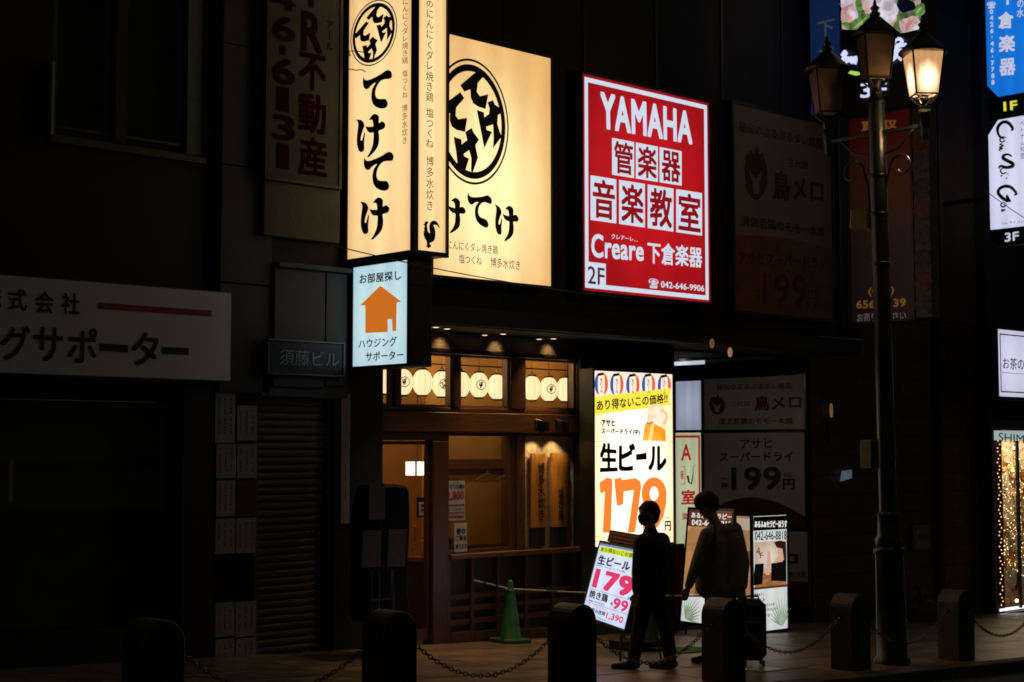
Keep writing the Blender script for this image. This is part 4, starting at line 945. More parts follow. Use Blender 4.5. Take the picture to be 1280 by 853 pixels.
# dark tiled wall to the right
xw = [xq0+.002, FY(1236, 600, 0).x]
gbx(MB(), xw[0], xw[1], .0, 5, -.3, 13).build('tiled_wall_backing', mat('tile_joint', (.025, .015, .012), .8), eb)
tw, th = .60, .30; t0 = None; cnt = 0
z = -1.05; row = 0
while z < 5.2:
    x = xw[0]+.01+(0 if row % 2 == 0 else -tw/2)
    while x < xw[1]-.05:
        a, c = max(x, xw[0]+.005), min(x+tw-.008, xw[1]-.01)
        if c-a > .05 and cnt < 290:
            if abs(c-a-(tw-.008)) < 1e-4 and t0 is not None:
                o = t0.copy(); COL.objects.link(o); o.location = (a-tx, rs.uniform(-.0015, .0015), z-tz)
            else:
                o = MB().box(a, c, -.02, -.001, z, z+th-.008).build('wall_tile', BRK, eb, bevel=.003)
                if abs(c-a-(tw-.008)) < 1e-4: t0 = o; tx, tz = a, z
            cnt += 1
        x += tw
    z += th; row += 1
pb('corner_post', BLACKM, eb, FY(1170, 600, -.05).x, FY(1176, 600, -.05).x, -.09, -.021, -1.2, 9)
# conduit, control box, bluish notice
Pc = PF(-.06)
cdt = thing('conduit', 'thin grey conduit running down the dark tiled wall', 'pipe', FY(1181, 728, -.06))
a = Pc.uv(1177, 585); b_ = Pc.uv(1184, 735); MB().tube([Pc.at(a[0], a[1]+.9), Pc.at(a[0], b_[1])], .022, 8).build('pipe', mat('grey_pvc', (.09, .09, .09), .5), cdt, smooth=True)
MB().tube([Pc.at(a[0], a[1]+.9), Pc.at(a[0]+.05, a[1]+1.3), Pc.at(a[0]+.35, a[1]+1.8)], .02, 8).build('bend', mat('dark_pvc', (.03, .03, .03)), cdt, smooth=True)
nbx = thing('wall_panel_box', 'small pale grey panel box on the dark tiled wall', 'box', FY(1153, 688, -.08)); Pn2 = PF(-.08)
r = prect(Pn2, 1142.5, 657.5, 1164.5, 688); MB().pbox(Pn2, *r, -.05, 0).build('box_body', mat('panel_grey', (.22, .22, .21), .5), nbx, bevel=.008)
frame(Pn2, (r[0]+.04, r[1]-.04, r[2]+.04, r[3]-.04), .012, .0, .006, 'rim', mat('panel_rim', (.1, .1, .1)), nbx)
MB().pbox(Pn2, r[0]+.09, r[1]-.09, r[2]+.14, r[3]-.14, .001, .004).build('label', mat('panel_label', (.12, .11, .1)), nbx)
Pb2 = PF(-.1); nbl = thing('blue_notice', 'small tilted bluish plate on the dark pier', 'notice', FY(1056, 602, -.1))
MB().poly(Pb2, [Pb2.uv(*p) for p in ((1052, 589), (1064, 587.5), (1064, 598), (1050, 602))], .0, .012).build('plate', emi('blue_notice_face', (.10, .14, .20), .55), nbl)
al = thing('lamp_reflection', 'small amber oval for a lamp reflection on the pier right of the passage boards', 'lamp', FY(1037, 522, -.05)); Pz = PF(-.06); u, v = Pz.uv(1037, 513)  # glowing oval put in for a reflection on the dark pier
MB().lathe(Pz.at(u, v-.11, .03), [(.012, 0), (.022, .03), (.026, .1), (.022, .18), (.012, .21)], 12).build('shade', emi('amber_small_reflection', (1, .5, .12), .14), al, smooth=True)
MB().pbox(Pz, u-.03, u+.03, v-.5, v-.12, -.03, 0).build('bracket', mat('reflection_tail', (.04, .035, .03)), al)  # dim tail of the reflection, built as a strip
pl = thing('planter', 'low round planter with dim foliage by the wall right of the lamp post', 'planter', G(1150, 773))
c = G(1150, 776)
MB().lathe(c, [(.16, 0), (.22, .04), (.26, .16), (.28, .2), (.25, .2)], 18).build('bowl', mat('bowl_grey', (.16, .14, .12), .6), pl, smooth=True)
m = MB()
for k in range(120):
    a = rs.uniform(0, 2*pi); e = rs.uniform(0, 1.3); rr = .34*rs.uniform(.6, 1); p = c+Vector((cos(a)*cos(e)*rr, sin(a)*cos(e)*rr, .18+sin(e)*rr*.6))
    d = Vector((rs.uniform(-1, 1), rs.uniform(-1, 1), rs.uniform(-.2, .8))).normalized()*.07; q_ = d.orthogonal().normalized()*.02
    m.add([p-q_, p+d*.5+q_, p+d, p+d*.5-q_*1.5], [(0, 1, 2, 3)])
m.build('foliage', mat('dim_leaf', (.07, .10, .04), .6), pl)
MB().tube([c+Vector((0, 0, .2)), c+Vector((.0, 0, .5))], .03, 8).build('stem', BLACK, pl)

# ---- big unlit bird sign
PU = PF(-1.0)
a = PU.uv(916, 129); b_ = PU.uv(915.5, 388); c_ = PU.uv(1040, 280)[0]
us = thing('restaurant_sign', 'large unlit white and orange sign with a red bird emblem and 199 price', 'sign', PU.at(c_-.8, b_[1], -.1))
r = (a[0], c_, b_[1], a[1])
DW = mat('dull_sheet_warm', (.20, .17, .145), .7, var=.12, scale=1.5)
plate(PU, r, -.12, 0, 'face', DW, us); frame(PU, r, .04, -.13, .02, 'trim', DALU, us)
def zu(*p): s = 2.664; return [(900+x/s, 100+y/s) for x, y in p]
h_ = PU.uv(970, 295)[1]
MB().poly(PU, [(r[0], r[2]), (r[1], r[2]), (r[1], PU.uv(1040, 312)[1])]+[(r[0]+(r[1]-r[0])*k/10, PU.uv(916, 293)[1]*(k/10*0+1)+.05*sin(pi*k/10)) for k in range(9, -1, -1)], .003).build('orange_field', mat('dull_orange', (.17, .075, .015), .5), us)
PUt = PU
letters('grey_lettering', PU, [('秘伝のぷるぷるダレ焼鳥', zu((62, 138), (340, 195), (340, 232), (62, 172)), dict(bold=.02)), ('三代目', zu((225, 262), (290, 272), (290, 298), (225, 290)), dict(bold=.01)), ('清流若鶏のモモ一本焼', zu((70, 450), (348, 490), (348, 525), (70, 485)), dict(bold=.025))], GR, us, off=.006)
letters('red_lettering', PU, [('鳥メロ', zu((175, 298), (343, 335), (343, 412), (175, 400)), dict(bold=.04))], mat('dull_maroon', (.05, .018, .014)), us, off=.006)
letters('price_lettering', PU, [('アサヒスーパードライ', zu((60, 572), (352, 590), (352, 630), (60, 612)), dict(bold=.03)), ('199', zu((140, 640), (288, 652), (288, 755), (140, 748)), dict(bold=.02)), ('一杯', zu((112, 690), (134, 692), (134, 738), (112, 736)), dict(vert=True)), ('円', zu((290, 700), (320, 702), (320, 755), (290, 752)), {})], mat('ochre_print', (.07, .03, .01)), us, off=.006)
emblem(PU, lambda p: (900+p[0]/2.664, 100+p[1]/2.664), us, mat('dull_maroon2', (.07, .016, .012)), DW)

# ---- projecting tower sign over the passage (perpendicular), X = 18.17
XT = 17.25; PTs = PS(XT)
tw_ = thing('tower_sign', 'tall projecting sign with a lit flower picture, white script and 3F', 'sign', (XT, -2, 5))
uF0, uF1 = PTs.uv(1052.5, 40)[0], PTs.uv(1151.5, 40)[0]
vF = PTs.uv(1052.5, 36)[1]; vTop = vF+1.8; v3 = PTs.uv(1090, 140)[1]
plate(PTs, (uF0, uF1, v3, vTop), -.35, -.005, 'cabinet', BLACK, tw_)
FL = photomat('flower_picture_base', [(.02, .03, .02), (.05, .12, .03), (.25, .30, .18), (.8, .55, .5), (.85, .8, .85)], 3.2, .55, 2)
fl = plate(PTs, (uF0, uF1, vF-.25, vTop), -.004, 0, 'flower_picture', FL, tw_)
def zf_(*p): s = 7.111; return [(1020+x/s, y/s) for x, y in p]
def petals(name, col, lst, n0):
    m = MB()
    for cx, cy, rx, ry, ro in lst:
        pts = []
        for k in range(22):
            t = 2*pi*k/22; q_ = 1+.10*sin(3*t+cx)+.06*sin(5*t+cy); x, y = rx*cos(t)*q_, ry*sin(t)*q_
            pts.append((cx+x*cos(ro)-y*sin(ro), cy+x*sin(ro)+y*cos(ro)))
        m.poly(PTs, [PTs.uv(*p) for p in zf_(*pts)], n0)
    return m.build(name, col, tw_)
petals('leaf_print', emin('leaf_green_lit', (.03,.09,.02), (.16,.32,.08), 7), [(400, 190, 90, 60, -.7), (330, 230, 90, 40, .1), (400, 30, 45, 70, .2), (920, 90, 60, 50, -.8), (720, 200, 60, 70, .3), (850, -40, 70, 60, 0)], .002)
petals('leaf_vein_print', emin('leaf_pale_lit', (.18,.32,.08), (.42,.55,.2), 7), [(400, 200, 70, 10, -.7), (375, 230, 60, 8, -.5), (915, 90, 40, 8, -.9)], .003)
petals('petal_print', emin('petal_pink', (.50,.24,.24), (.80,.62,.62), 7), [(290, 110, 70, 95, .2), (480, 50, 70, 80, -.3), (840, 235, 95, 90, .1), (270, 20, 60, 60, 0)], .004)
petals('petal_white_print', emin('petal_white', (.48,.42,.52), (.85,.80,.88), 7), [(610, 60, 130, 110, .5), (640, 170, 80, 70, .8), (340, 130, 35, 50, 0), (270, 0, 45, 60, .2), (900, 260, 30, 60, .3), (480, -30, 50, 40, 0)], .005)
petals('petal_shade_print', emin('petal_rose', (.62,.22,.2), (.8,.5,.45), 7), [(300, 170, 30, 35, .4), (690, 205, 12, 50, .6), (830, 200, 50, 22, .1), (455, 95, 22, 28, .5)], .006)
petals('dark_print', emi('deep_blue_dark', (.004, .005, .02), .5), [(800, 50, 85, 60, .2), (930, 290, 60, 30, -.5)], .007)
# black wavy lower field and neon script
lowp = [PTs.uv(*p) for p in zf_((228, 262), (330, 270), (400, 262), (480, 290), (620, 290), (720, 300), (800, 330), (890, 335), (940, 300))]
pts = lowp+[(uF1, PTs.uv(1151, 55)[1]), (uF1, vF-.26), (uF0, vF-.26)]
MB().poly(PTs, pts, .009).build('black_field', BLACK, tw_)
NE = emi('neon_white_blue', (.62, .68, 1.0), 1.0); HAL = emi('neon_halo', (.03, .04, .30), .5)
def stroke(parent, P, fn, lines, r_, m, n0, nm):
    mb = MB()
    for ln in lines: mb.tube([P.at(*P.uv(*fn(p)), n0) for p in open_curve(ln)], r_, 5)
    return mb.build(nm, m, parent)
script = [[(238, 500), (262, 462), (275, 480), (250, 520), (245, 545), (262, 500), (282, 555), (296, 515), (300, 545), (318, 515), (325, 560), (342, 520), (365, 520), (352, 575)],
          [(688, 420), (715, 360), (760, 352), (770, 385), (720, 420), (690, 430), (760, 410), (808, 400)], [(735, 395), (700, 450), (680, 500), (690, 525), (720, 470), (740, 440), (725, 500), (670, 550)], [(770, 440), (740, 500), (768, 535)]]
stroke(tw_, PTs, lambda p: zf_(p)[0], script, .024, NE, .02, 'neon_script')
MB().poly(PTs, [PTs.uv(*p) for p in zf_((310, 630), (398, 645), (395, 668), (355, 675), (290, 655))], .012).build('green_swash', emi('lime_lit', (.45, .70, .10), .9), tw_)
letters('floor_lettering', PTs, [('3F', ((1076, 104.5), (1109, 102.5), (1109, 121.5), (1076, 123)), dict(bold=.03))], emi('white_blue_letter', (.60, .66, .9), 1.0), tw_, off=.012)
# dark blue neighbour, unlit; a faint glow is put into its colours
u0, u1 = PTs.uv(1013, 60)[0], PTs.uv(1050.5, 60)[0]; vb = PTs.uv(1030, 141)[1]
tb = thing('projecting_sign', 'dim dark blue projecting sign with dim white characters left of the flower sign', 'sign', (XT, -1, vb))
plate(PTs, (u0, u1, vb, vTop), -.3, 0, 'face', emi('dim_blue', (.005, .016, .062), .8), tb); frame(PTs, (u0, u1, vb, vTop), .02, -.31, .01, 'trim', BLACK, tb)
letters('lettering', PTs, [('下', (1022, 26, 1043, 46), dict(bold=.02)), ('倉', (1023, 56, 1043, 76), dict(bold=.02)), ('楽', (1023, 88, 1043, 110), dict(bold=.02))], emi('dim_grey_letter', (.06, .07, .09), .6), tb)
# red purchase sign below, unlit; its print and letters carry a faint glow
u0, v0 = PTs.uv(1065, 403); u1 = PTs.uv(1140, 300)[0]; vt_ = PTs.uv(1065, 150)[1]
rs_ = thing('purchase_sign', 'dim red to purple hanging sign with orange telephone digits behind the lamp post', 'sign', (XT, -1.5, v0))
q = (u0, u1, v0, vt_)
plate(PTs, q, -.2, 0, 'face', gradmat('red_purple_print', [(0, (.05, .035, .06)), (.35, (.075, .05, .055)), (.6, (.16, .07, .025)), (.8, (.20, .05, .02)), (.9, (.22, .015, .012))], emit=.012), rs_); frame(PTs, q, .03, -.21, .015, 'trim', DALU, rs_)
OD = emi('dim_orange_letter', (.16, .07, .01), .7)
letters('orange_lettering', PTs, [('(042)', zu((495, 692), (580, 688), (580, 718), (495, 722)), dict(bold=.02)), ('656-', zu((455, 735), (530, 733), (530, 760), (455, 762)), dict(bold=.04)), ('39', zu((578, 730), (620, 727), (620, 755), (578, 757)), dict(bold=.04)), ('買取', zu((470, 140), (590, 132), (590, 162), (470, 172)), dict(bold=.03))], OD, rs_)
letters('white_lettering', PTs, [('お売りください', zu((457, 778), (620, 770), (620, 800), (457, 808)), dict(bold=.02))], emi('dim_white_letter', (.10, .09, .09), .7), rs_)
# strip with round pictures
u0 = PTs.uv(1141, 300)[0]; u1 = PTs.uv(1163, 300)[0]
st = thing('picture_strip', 'dark narrow strip of round pictures beside the purchase sign', 'sign', (XT, -2, v0))
plate(PTs, (u0+.03, u1, v0, vt_), -.2, 0, 'face', mat('strip_grey', (.05, .055, .05), .5), st)
for k in range(9):
    cy = v0+(vt_-v0)*(k+.5)/9; pts = [((u0+u1)/2+.015+.13*cos(2*pi*i/20), cy+.13*sin(2*pi*i/20)) for i in range(20)]
    MB().poly(PTs, pts, .003, .012).build('round_picture', [mat('pic_a', (.05, .05, .04), var=.9, scale=18), mat('pic_b', (.08, .03, .015), var=.9, scale=18), mat('pic_c', (.03, .04, .03), var=.9, scale=18)][k % 3], st)

# ---- far right: blue tower sign, white script sign
XB = 22.2; PBs = PS(XB)
def zr(*p): s = 5.33; return [(1200+x/s, y/s) for x, y in p]
def zr2(*p): s = 4.49; return [(1200+x/s, 130+y/s) for x, y in p]
ub, ur_ = PBs.uv(1233, 60)[0], PBs.uv(1290, 60)[0]
v_b = PBs.uv(1260, 118.5)[1]; vtop = v_b+3.5; ch = .13
BLU = emi('blue_acrylic', (.008, .17, .68), .95, edge=(.004, .10, .5), spot=(.5, .3, 2, 2))
b1 = thing('projecting_sign', 'lit bright blue projecting sign with white characters at the right edge', 'sign', (XB, -ub-.3, v_b))
pts = [(ub, v_b+ch*1.6), (ub+ch*1.4, v_b), (ur_-ch*1.4, v_b), (ur_, v_b+ch*1.6), (ur_, vtop), (ub, vtop)]
m = MB(); m.poly(PBs, pts, 0, -.3); m.uv = (PBs, ub, ur_, v_b, vtop); m.build('face', BLU, b1)
WL = emi('white_letter_lit', (.55, .56, .72), .95)
letters('lettering', PBs, [('下', (1250, -18, 1270, 6), dict(bold=.045)), ('倉', zr((257, 85), (357, 78), (357, 190), (257, 195)), dict(bold=.05)), ('楽', zr((260, 240), (367, 232), (367, 345), (260, 350)), dict(bold=.05)), ('器', zr((264, 395), (370, 385), (370, 500), (264, 508)), dict(bold=.05)),
    ('の水', zr((378, -5), (428, -10), (428, 118), (378, 120)), dict(vert=True, bold=.02))], WL, b1)
letters('telephone_lettering', PBs, [('☎0426-46-7788', zr((186, 15), (232, 12), (242, 568), (200, 572)), dict(vert=True, bold=.04))], WL, b1)
f1 = thing('floor_sign', 'black floor marker with yellow 1F between the two projecting signs', 'sign', (XB, -ub-.3, v_b-.3))
v2 = PBs.uv(1238, 148)[1]
m = MB().pbox(PBs, ub, ur_, v2-.05, v_b-.002, -.3, -.03).build('panel', BLACK, f1)
letters('floor_lettering', PBs, [('1F', zr((285, 680), (375, 668), (378, 728), (288, 742)), dict(bold=.045))], emi('yellow_letter_lit', (.75, .72, .06), .95), f1, off=-.02)
v_w = PBs.uv(1240, 287)[1]; vwt = v2-.05
WS = emi('white_violet_acrylic', (.66, .68, .88), .98, edge=(.5, .52, .72), spot=(.5, .5, 2, 2))
w1 = thing('projecting_sign', 'lit white projecting sign with black handwritten script at the right edge', 'sign', (XB, -ub-.3, v_w))
pts = [(ub, v_w), (ur_, v_w), (ur_, vwt-.2), (ur_-.18, vwt), (ub+.18, vwt), (ub, vwt-.22)]
m = MB(); m.poly(PBs, pts, 0, -.3); m.uv = (PBs, ub, ur_, v_w, vwt); m.build('face', WS, w1)
SCR = [([(288,150),(298,140),(275,108),(245,102),(218,125),(212,155),(225,185),(250,195)], .035), ([(262,190),(240,185),(225,200),(235,215),(255,205),(238,212)], .014), ([(222,185),(226,178)], .01), ([(240,222),(222,228),(245,235),(222,245),(240,252),(218,258),(232,268)], .013),
       ([(292,296),(272,284),(248,290),(246,306),(270,320),(298,336),(294,352),(262,358),(230,350),(218,362)], .036), ([(262,365),(240,362),(228,375),(240,392),(262,385),(232,392)], .014), ([(240,400),(228,408)], .013), ([(268,392),(270,396)], .02), ([(262,415),(264,420)], .02),
       ([(305,512),(318,505),(290,470),(255,462),(225,475),(215,500),(240,530),(272,545),(262,515),(285,550)], .034), ([(262,560),(240,555),(230,570),(245,580),(262,565),(238,580)], .013), ([(240,590),(232,598),(255,595),(232,608)], .012)]
m = MB()
for ln, w_ in SCR:
    pp = open_curve(ln)
    m.tube([PBs.at(*PBs.uv(*zr2(p)[0]), .004) for p in pp], [w_*(.35+.65*sin(pi*(i+.6)/(len(pp)+.2))) for i in range(len(pp))], 4)
m.build('script_lettering', mat('ink_violet', (.01, .005, .03)), w1)
letters('small_lettering', PBs, [('ベトナム料理', zr2((337, 92), (362, 88), (362, 310), (340, 312)), dict(vert=True)), ('コム サイゴン', zr2((232, 664), (358, 650), (358, 668), (232, 680)), {})], mat('ink_violet', (.01, .005, .03)), w1, off=.005)
f3 = thing('floor_sign', 'black floor marker with white 3F under the white projecting sign', 'sign', (XB, -ub-.3, v_w-.3))
v3_ = PBs.uv(1240, 306)[1]
m = MB(); m.poly(PBs, [(ub, v_w-.003), (ub, v3_+.05), (ub+.1, v3_-.03), (ur_, v3_-.03), (ur_, v_w-.003)], -.02, -.3); m.build('panel', BLACK, f3)
letters('floor_lettering', PBs, [('3F', zr2((250, 725), (328, 715), (328, 765), (250, 776)), dict(bold=.035))], emi('white_letter_pale', (.6, .6, .75), .9), f3, off=-.01)
MB().box(XB+.05, XB+.15, -ub-.05, .0, v_w+.5, v_w+.56).build('bracket', BLACK, f3)
# white shop sign
PO = PF(-.6)
r = prect(PO, 1246.5, 411.5, 1330, 495.5)
LV = emi('white_lavender_acrylic', (.62, .62, .80), 1.0, edge=(.42, .42, .55), spot=(.3, .5, 2, 1.6))
os_ = lightbox('shop_sign', 'lit white shop sign with a thin blue border above the instrument window', 'sign', PO, r, .3, LV, t=.05)
def zo(*p): s = 8.533; return [(1220+x/s, 400+y/s) for x, y in p]
NB = mat('navy_print', (.01, .015, .12), .5)
frame(PO, (r[0]+.09, r[1]-.09, r[2]+.09, r[3]-.09), .02, .001, .005, 'blue_border', NB, os_)
letters('lettering', PO, [('お茶の水', zo((283, 400), (590, 420), (590, 545), (283, 522)), dict(bold=.005)) ], NB, os_)
MB().poly(PO, [PO.uv(*p) for p in zo((275, 556), (400, 570), (560, 578), (560, 582), (400, 575), (275, 562))], .004).build('underline', NB, os_)

# show window with brass instruments
XW0 = FY(1244.5, 650, -.3).x; XW1 = XW0+3.2; zt = FY(1246, 540, -.3).z; zbw = FY(1246, 768, -.3).z
sw_ = thing('show_window', 'bright show window full of golden brass instruments at the right edge', 'shop window', (XW0+1.6, -.3, zbw))
m = MB(); m.box(XW0-.05, XW0-.001, -.3, .8, zbw-.3, zt+.2).box(XW1, XW1+.05, -.3, .8, zbw-.3, zt+.2).box(XW0, XW1, -.3, .8, zbw-.3, zbw-.001).box(XW0, XW1, -.3, .8, zt+.03, zt+.2).box(XW0, XW1, .75, .8, zbw, zt+.03)
m.build('case', mat('case_dark', (.05, .04, .035), .6), sw_)
MB().box(XW0, XW1, .70, .745, zbw, zt).build('back_panel', mat('display_back', (.36, .30, .24), .5, var=.5, scale=9), sw_)
pb('pane', GLASS, sw_, XW0, XW1, -.3, -.292, zbw+.05, zt-.14)
pb('header', emi('header_mint', (.45, .58, .55), .7), sw_, XW0, XW1, -.32, -.305, zt-.14, zt+.02)
letters('header_lettering', PF(-.322), [('SHIMOKURA', ((1248, 541), (1330, 549), (1330, 559.5), (1248, 551.5)), dict(bold=.0))], INK, sw_)
pb('light_strip', emi('strip_white', (.8, .85, 1), 2.0), sw_, XW0+.15, XW1, -.26, -.22, zbw+.03, zbw+.07)
pb('mullion', mat('mullion_gold', (.3, .22, .12), .3, metal=.7), sw_, FY(1272, 650, -.3).x, FY(1275, 650, -.3).x, -.31, -.28, zbw+.05, zt-.15)
ld = bpy.data.lights.new('show_window_lamp', 'AREA'); ld.energy = 110; ld.color = (1, .78, .5); ld.shape = 'RECTANGLE'; ld.size = 2.8; ld.size_y = .3
lo = bpy.data.objects.new('show_window_lamp', ld); COL.objects.link(lo); lo.location = (XW0+1.6, .2, zt-.02)
BRASS = mat('gold_lacquered_brass', (.85, .48, .12), .3, metal=.75, bump=0); SILV = mat('silver_keys', (.6, .6, .62), .2, metal=1, bump=0)
def sax(px, py, label, s=1.0, tilt=0):
    p = FY(px, py, .1+rs.uniform(-.1, .3)); t = thing('saxophone', label, 'saxophone', p, 'saxophones in the show window')
    c = Vector(p); ct_, st_ = cos(tilt), sin(tilt)
    R_ = lambda x, z, y=0: c+Vector(((x*ct_-z*st_)*s, y*s, (x*st_+z*ct_)*s))
    pts = [R_(-.10, .36), R_(-.04, .38), R_(0, .34), R_(.01, .1), R_(.02, -.14), R_(.05, -.24), R_(.11, -.27), R_(.17, -.22), R_(.19, -.08), R_(.21, .02)]
    MB().tube(pts, [x*s for x in (.008, .010, .013, .022, .032, .038, .042, .048, .06, .095)], 10).build('body_tube', BRASS, t, smooth=True)
    m = MB()
    for k in range(9): m.tube([R_(.012+.002*k, .28-.05*k, -.03-.001*k), R_(.012+.002*k, .28-.05*k, -.045)], (.016+.001*k)*s, 8)
    m.tube([R_(-.02, .28, -.03), R_(-.01, -.15, -.04)], .004*s, 5).tube([R_(.05, .2, -.03), R_(.06, -.15, -.04)], .004*s, 5); m.build('keys', SILV if rs.random() < .3 else BRASS, t)
    MB().tube([R_(-.10, .36), R_(-.16, .35)], [.012*s, .006*s], 8).build('mouthpiece', BLACK, t)
def trumpet(px, py, label, s=1.0):
    p = FY(px, py, .15); t = thing('trumpet', label, 'trumpet', p, 'trumpets in the show window'); c = Vector(p)
    R_ = lambda x, z, y=0: c+Vector((x*s, y*s, z*s))
    MB().tube([R_(.0, .25), R_(0, .05), R_(0, -.1), R_(.0, -.17), R_(0, -.22), R_(0, -.25)], [q_*s for q_ in (.006, .007, .01, .018, .035, .062)], 12).build('bell', BRASS, t, smooth=True)
    MB().tube([R_(0, .25), R_(.03, .28), R_(.06, .25), R_(.06, -.05), R_(.03, -.09), R_(0, -.05)], .007*s, 8).build('tubing', BRASS, t, smooth=True)
    for k in range(3): MB().tube([R_(.01, .02+.04*k, -.02), R_(.08, .02+.04*k, -.02)], .011*s, 8).build('valve', SILV, t, smooth=True)
pos = [(1252, 578), (1266, 566), (1262, 600), (1274, 590), (1253, 622), (1268, 636), (1255, 660), (1275, 664), (1262, 690), (1272, 612), (1278, 640), (1250, 700), (1270, 708)]
words = ['topmost left', 'topmost right', 'upper middle', 'upper right edge', 'left middle', 'central', 'lower left', 'lower right edge', 'lower middle', 'right of centre', 'far right middle', 'bottom left', 'bottom middle']
for i, (a, c) in enumerate(pos):
    if i % 3 == 1: trumpet(a, c, '%s golden trumpet hanging in the bright show window' % words[i], 1.3)
    else: sax(a, c, '%s golden saxophone standing in the bright show window' % words[i], .62+.1*(i % 2), rs.uniform(-.3, .3))
# violins on the floor of the window, fairy lights, added glints
for i, a in enumerate((1254, 1268)):
    p = FY(a, 742, -.0); t = thing('violin', ('left' if i == 0 else 'right')+' one of two amber violins leaning at the bottom of the show window', 'violin', p, 'violins in the show window')
    Pv = Plane(p, (1, 0, 0), (.45 if i else -.3, .12, 1)); ol = [(0, .17), (.06, .16), (.085, .10), (.05, .03), (.06, -.02), (.10, -.10), (.08, -.17), (0, -.20)]
    ol = ol+[(-x, y) for x, y in reversed(ol[1:-1])]
    MB().poly(Pv, smooth_pts(ol), .025, -.025).build('violin_body', mat('violin_varnish', (.55, .22, .05), .2), t)
    MB().pbox(Pv, -.014, .014, .05, .42, .026, .04).build('neck', BLACK, t)
fl_ = thing('fairy_lights_and_glints', 'string of tiny warm fairy lights down the left side of the show window', 'lights', (XW0, -.33, zt-.3))
m = MB(); w2 = []
for k in range(46):
    z = zt-.15-(zt-zbw-.3)*k/45; p = Vector((XW0+.03+.04*sin(k*1.9)+.02*rs.random(), -.36, z)); w2.append(p); m.ball(p, .011, .011, .013, 6, 4)
m.build('bulbs_and_glints', emi('fairy_bulb', (1, .5, .18), 1.5), fl_); MB().tube(w2, .004, 4).build('wire', BLACK, fl_)
gl_ = thing('fairy_lights_and_glints', 'scatter of glowing golden glints added among the instruments in the show window', 'lights', (XW0+.6, .2, zt-.3))  # glowing dots stand in for the sparkle on the brass
m = MB(); m2 = MB(); w2 = []
for k in range(330):
    p = FY(rs.uniform(1248, 1282), rs.uniform(556, 722), rs.uniform(-.15, .35)); r_k = rs.uniform(.004, .009); (m if k % 4 else m2).ball(p, r_k, r_k, r_k, 6, 4); w2.append(p)
m.build('bulbs_and_glints', emi('gold_glint', (1, .62, .22), 5), gl_); m2.build('white_glints', emi('white_glint', (1, .88, .7), 6), gl_)
w2.sort(key=lambda p: p.z); MB().tube(w2[::4], .003, 4).build('wire', BRASS, gl_)
for i, (a, c) in enumerate(((1252, 754), (1271, 751), (1268, 560))):
    t = thing('small_spotlight', ['left lower', 'right lower', 'upper'][i]+' glaring little spotlight inside the show window', 'spotlight', FY(a, c, -.2), 'little spotlights in the show window')
    MB().ball(FY(a, c, -.2), .03, .03, .03, 10, 6).build('bulb', emi('glare_bulb', (1, .9, .85), 6), t); MB().tube([FY(a, c, -.19), FY(a, c+3, -.15)], .02, 6).build('holder', BLACK, t)
# wall above and around the window
m = MB(); m.box(xw[1]+.002, XW0-.052, -.25, 5, -1.6, 13); m.box(XW0-.05, 60, -.2, 5, zt+.25, 13); gbx(m, XW1+.06, 60, -.2, 5, -.4, zt+.249); gbx(m, XW0-.05, XW1+.06, -.3, 1, -.4, zbw-.302); m.build('front_wall', BLACKM, eb)
pb('wall_pilaster', mat('red_brown_panel', (.05, .022, .014), .6), eb, FY(1182, 500, -.1).x, FY(1234, 500, -.1).x, -.06, -.022, FY(1200, 404, -.1).z, 9)
# ================================================================== STREET FURNITURE
# bollards
BOL = mat('bollard_stone', (.07, .058, .04), .55, var=.3, scale=8, bump=.3); BOLT = mat('bollard_shaded_face', (.028, .024, .02), .6)
def bollard(x, label):
    y = -4.05; z = gz(x); t = thing('bollard', label, 'bollard', (x, y, z), 'round-topped bollards along the kerb')
    w_, d, h = .17, .14, .80; Pz = Plane((x, y, z), (1, 0, 0), (0, 0, 1))
    pr = [(-w_, -.05), (w_, -.05), (w_, h-w_)]+[(w_*cos(a), h-w_+w_*sin(a)) for a in [pi*k/14 for k in range(1, 14)]]+[(-w_, h-w_)]
    MB().poly(Pz, pr, d, -d).build('post', BOL, t, bevel=.008)
    pr2 = [(u_*.9, -.0 if v_ < 0 else v_*.985) for u_, v_ in pr]
    MB().poly(Pz, pr2, d+.006, d+.001).build('shaded_front', BOLT, t)  # darker sheet paints the shade on the road side of the post
    MB().tube([(x-w_-.02, y, z+h-.23), (x-w_+.01, y, z+h-.23)], .018, 8).tube([(x+w_-.01, y, z+h-.23), (x+w_+.02, y, z+h-.23)], .018, 8).build('chain_ring', DALU, t)
    return t
bxs = [5.42, 7.5, 9.53, 11.6, 13.7, 15.78, 17.85]
bl = ['nearly invisible bollard in the dark in front of the notice sheets', 'bollard in front of the dark covered stand by the restaurant door', 'bollard between the traffic cone and the lit price board', 'bollard in front of the person with the suitcase', 'bollard just left of the lamp post', 'bollard right of the lamp post by the tiled wall', 'bollard in the dark near the show window']
for x, l in zip(bxs, bl): bollard(x, l)
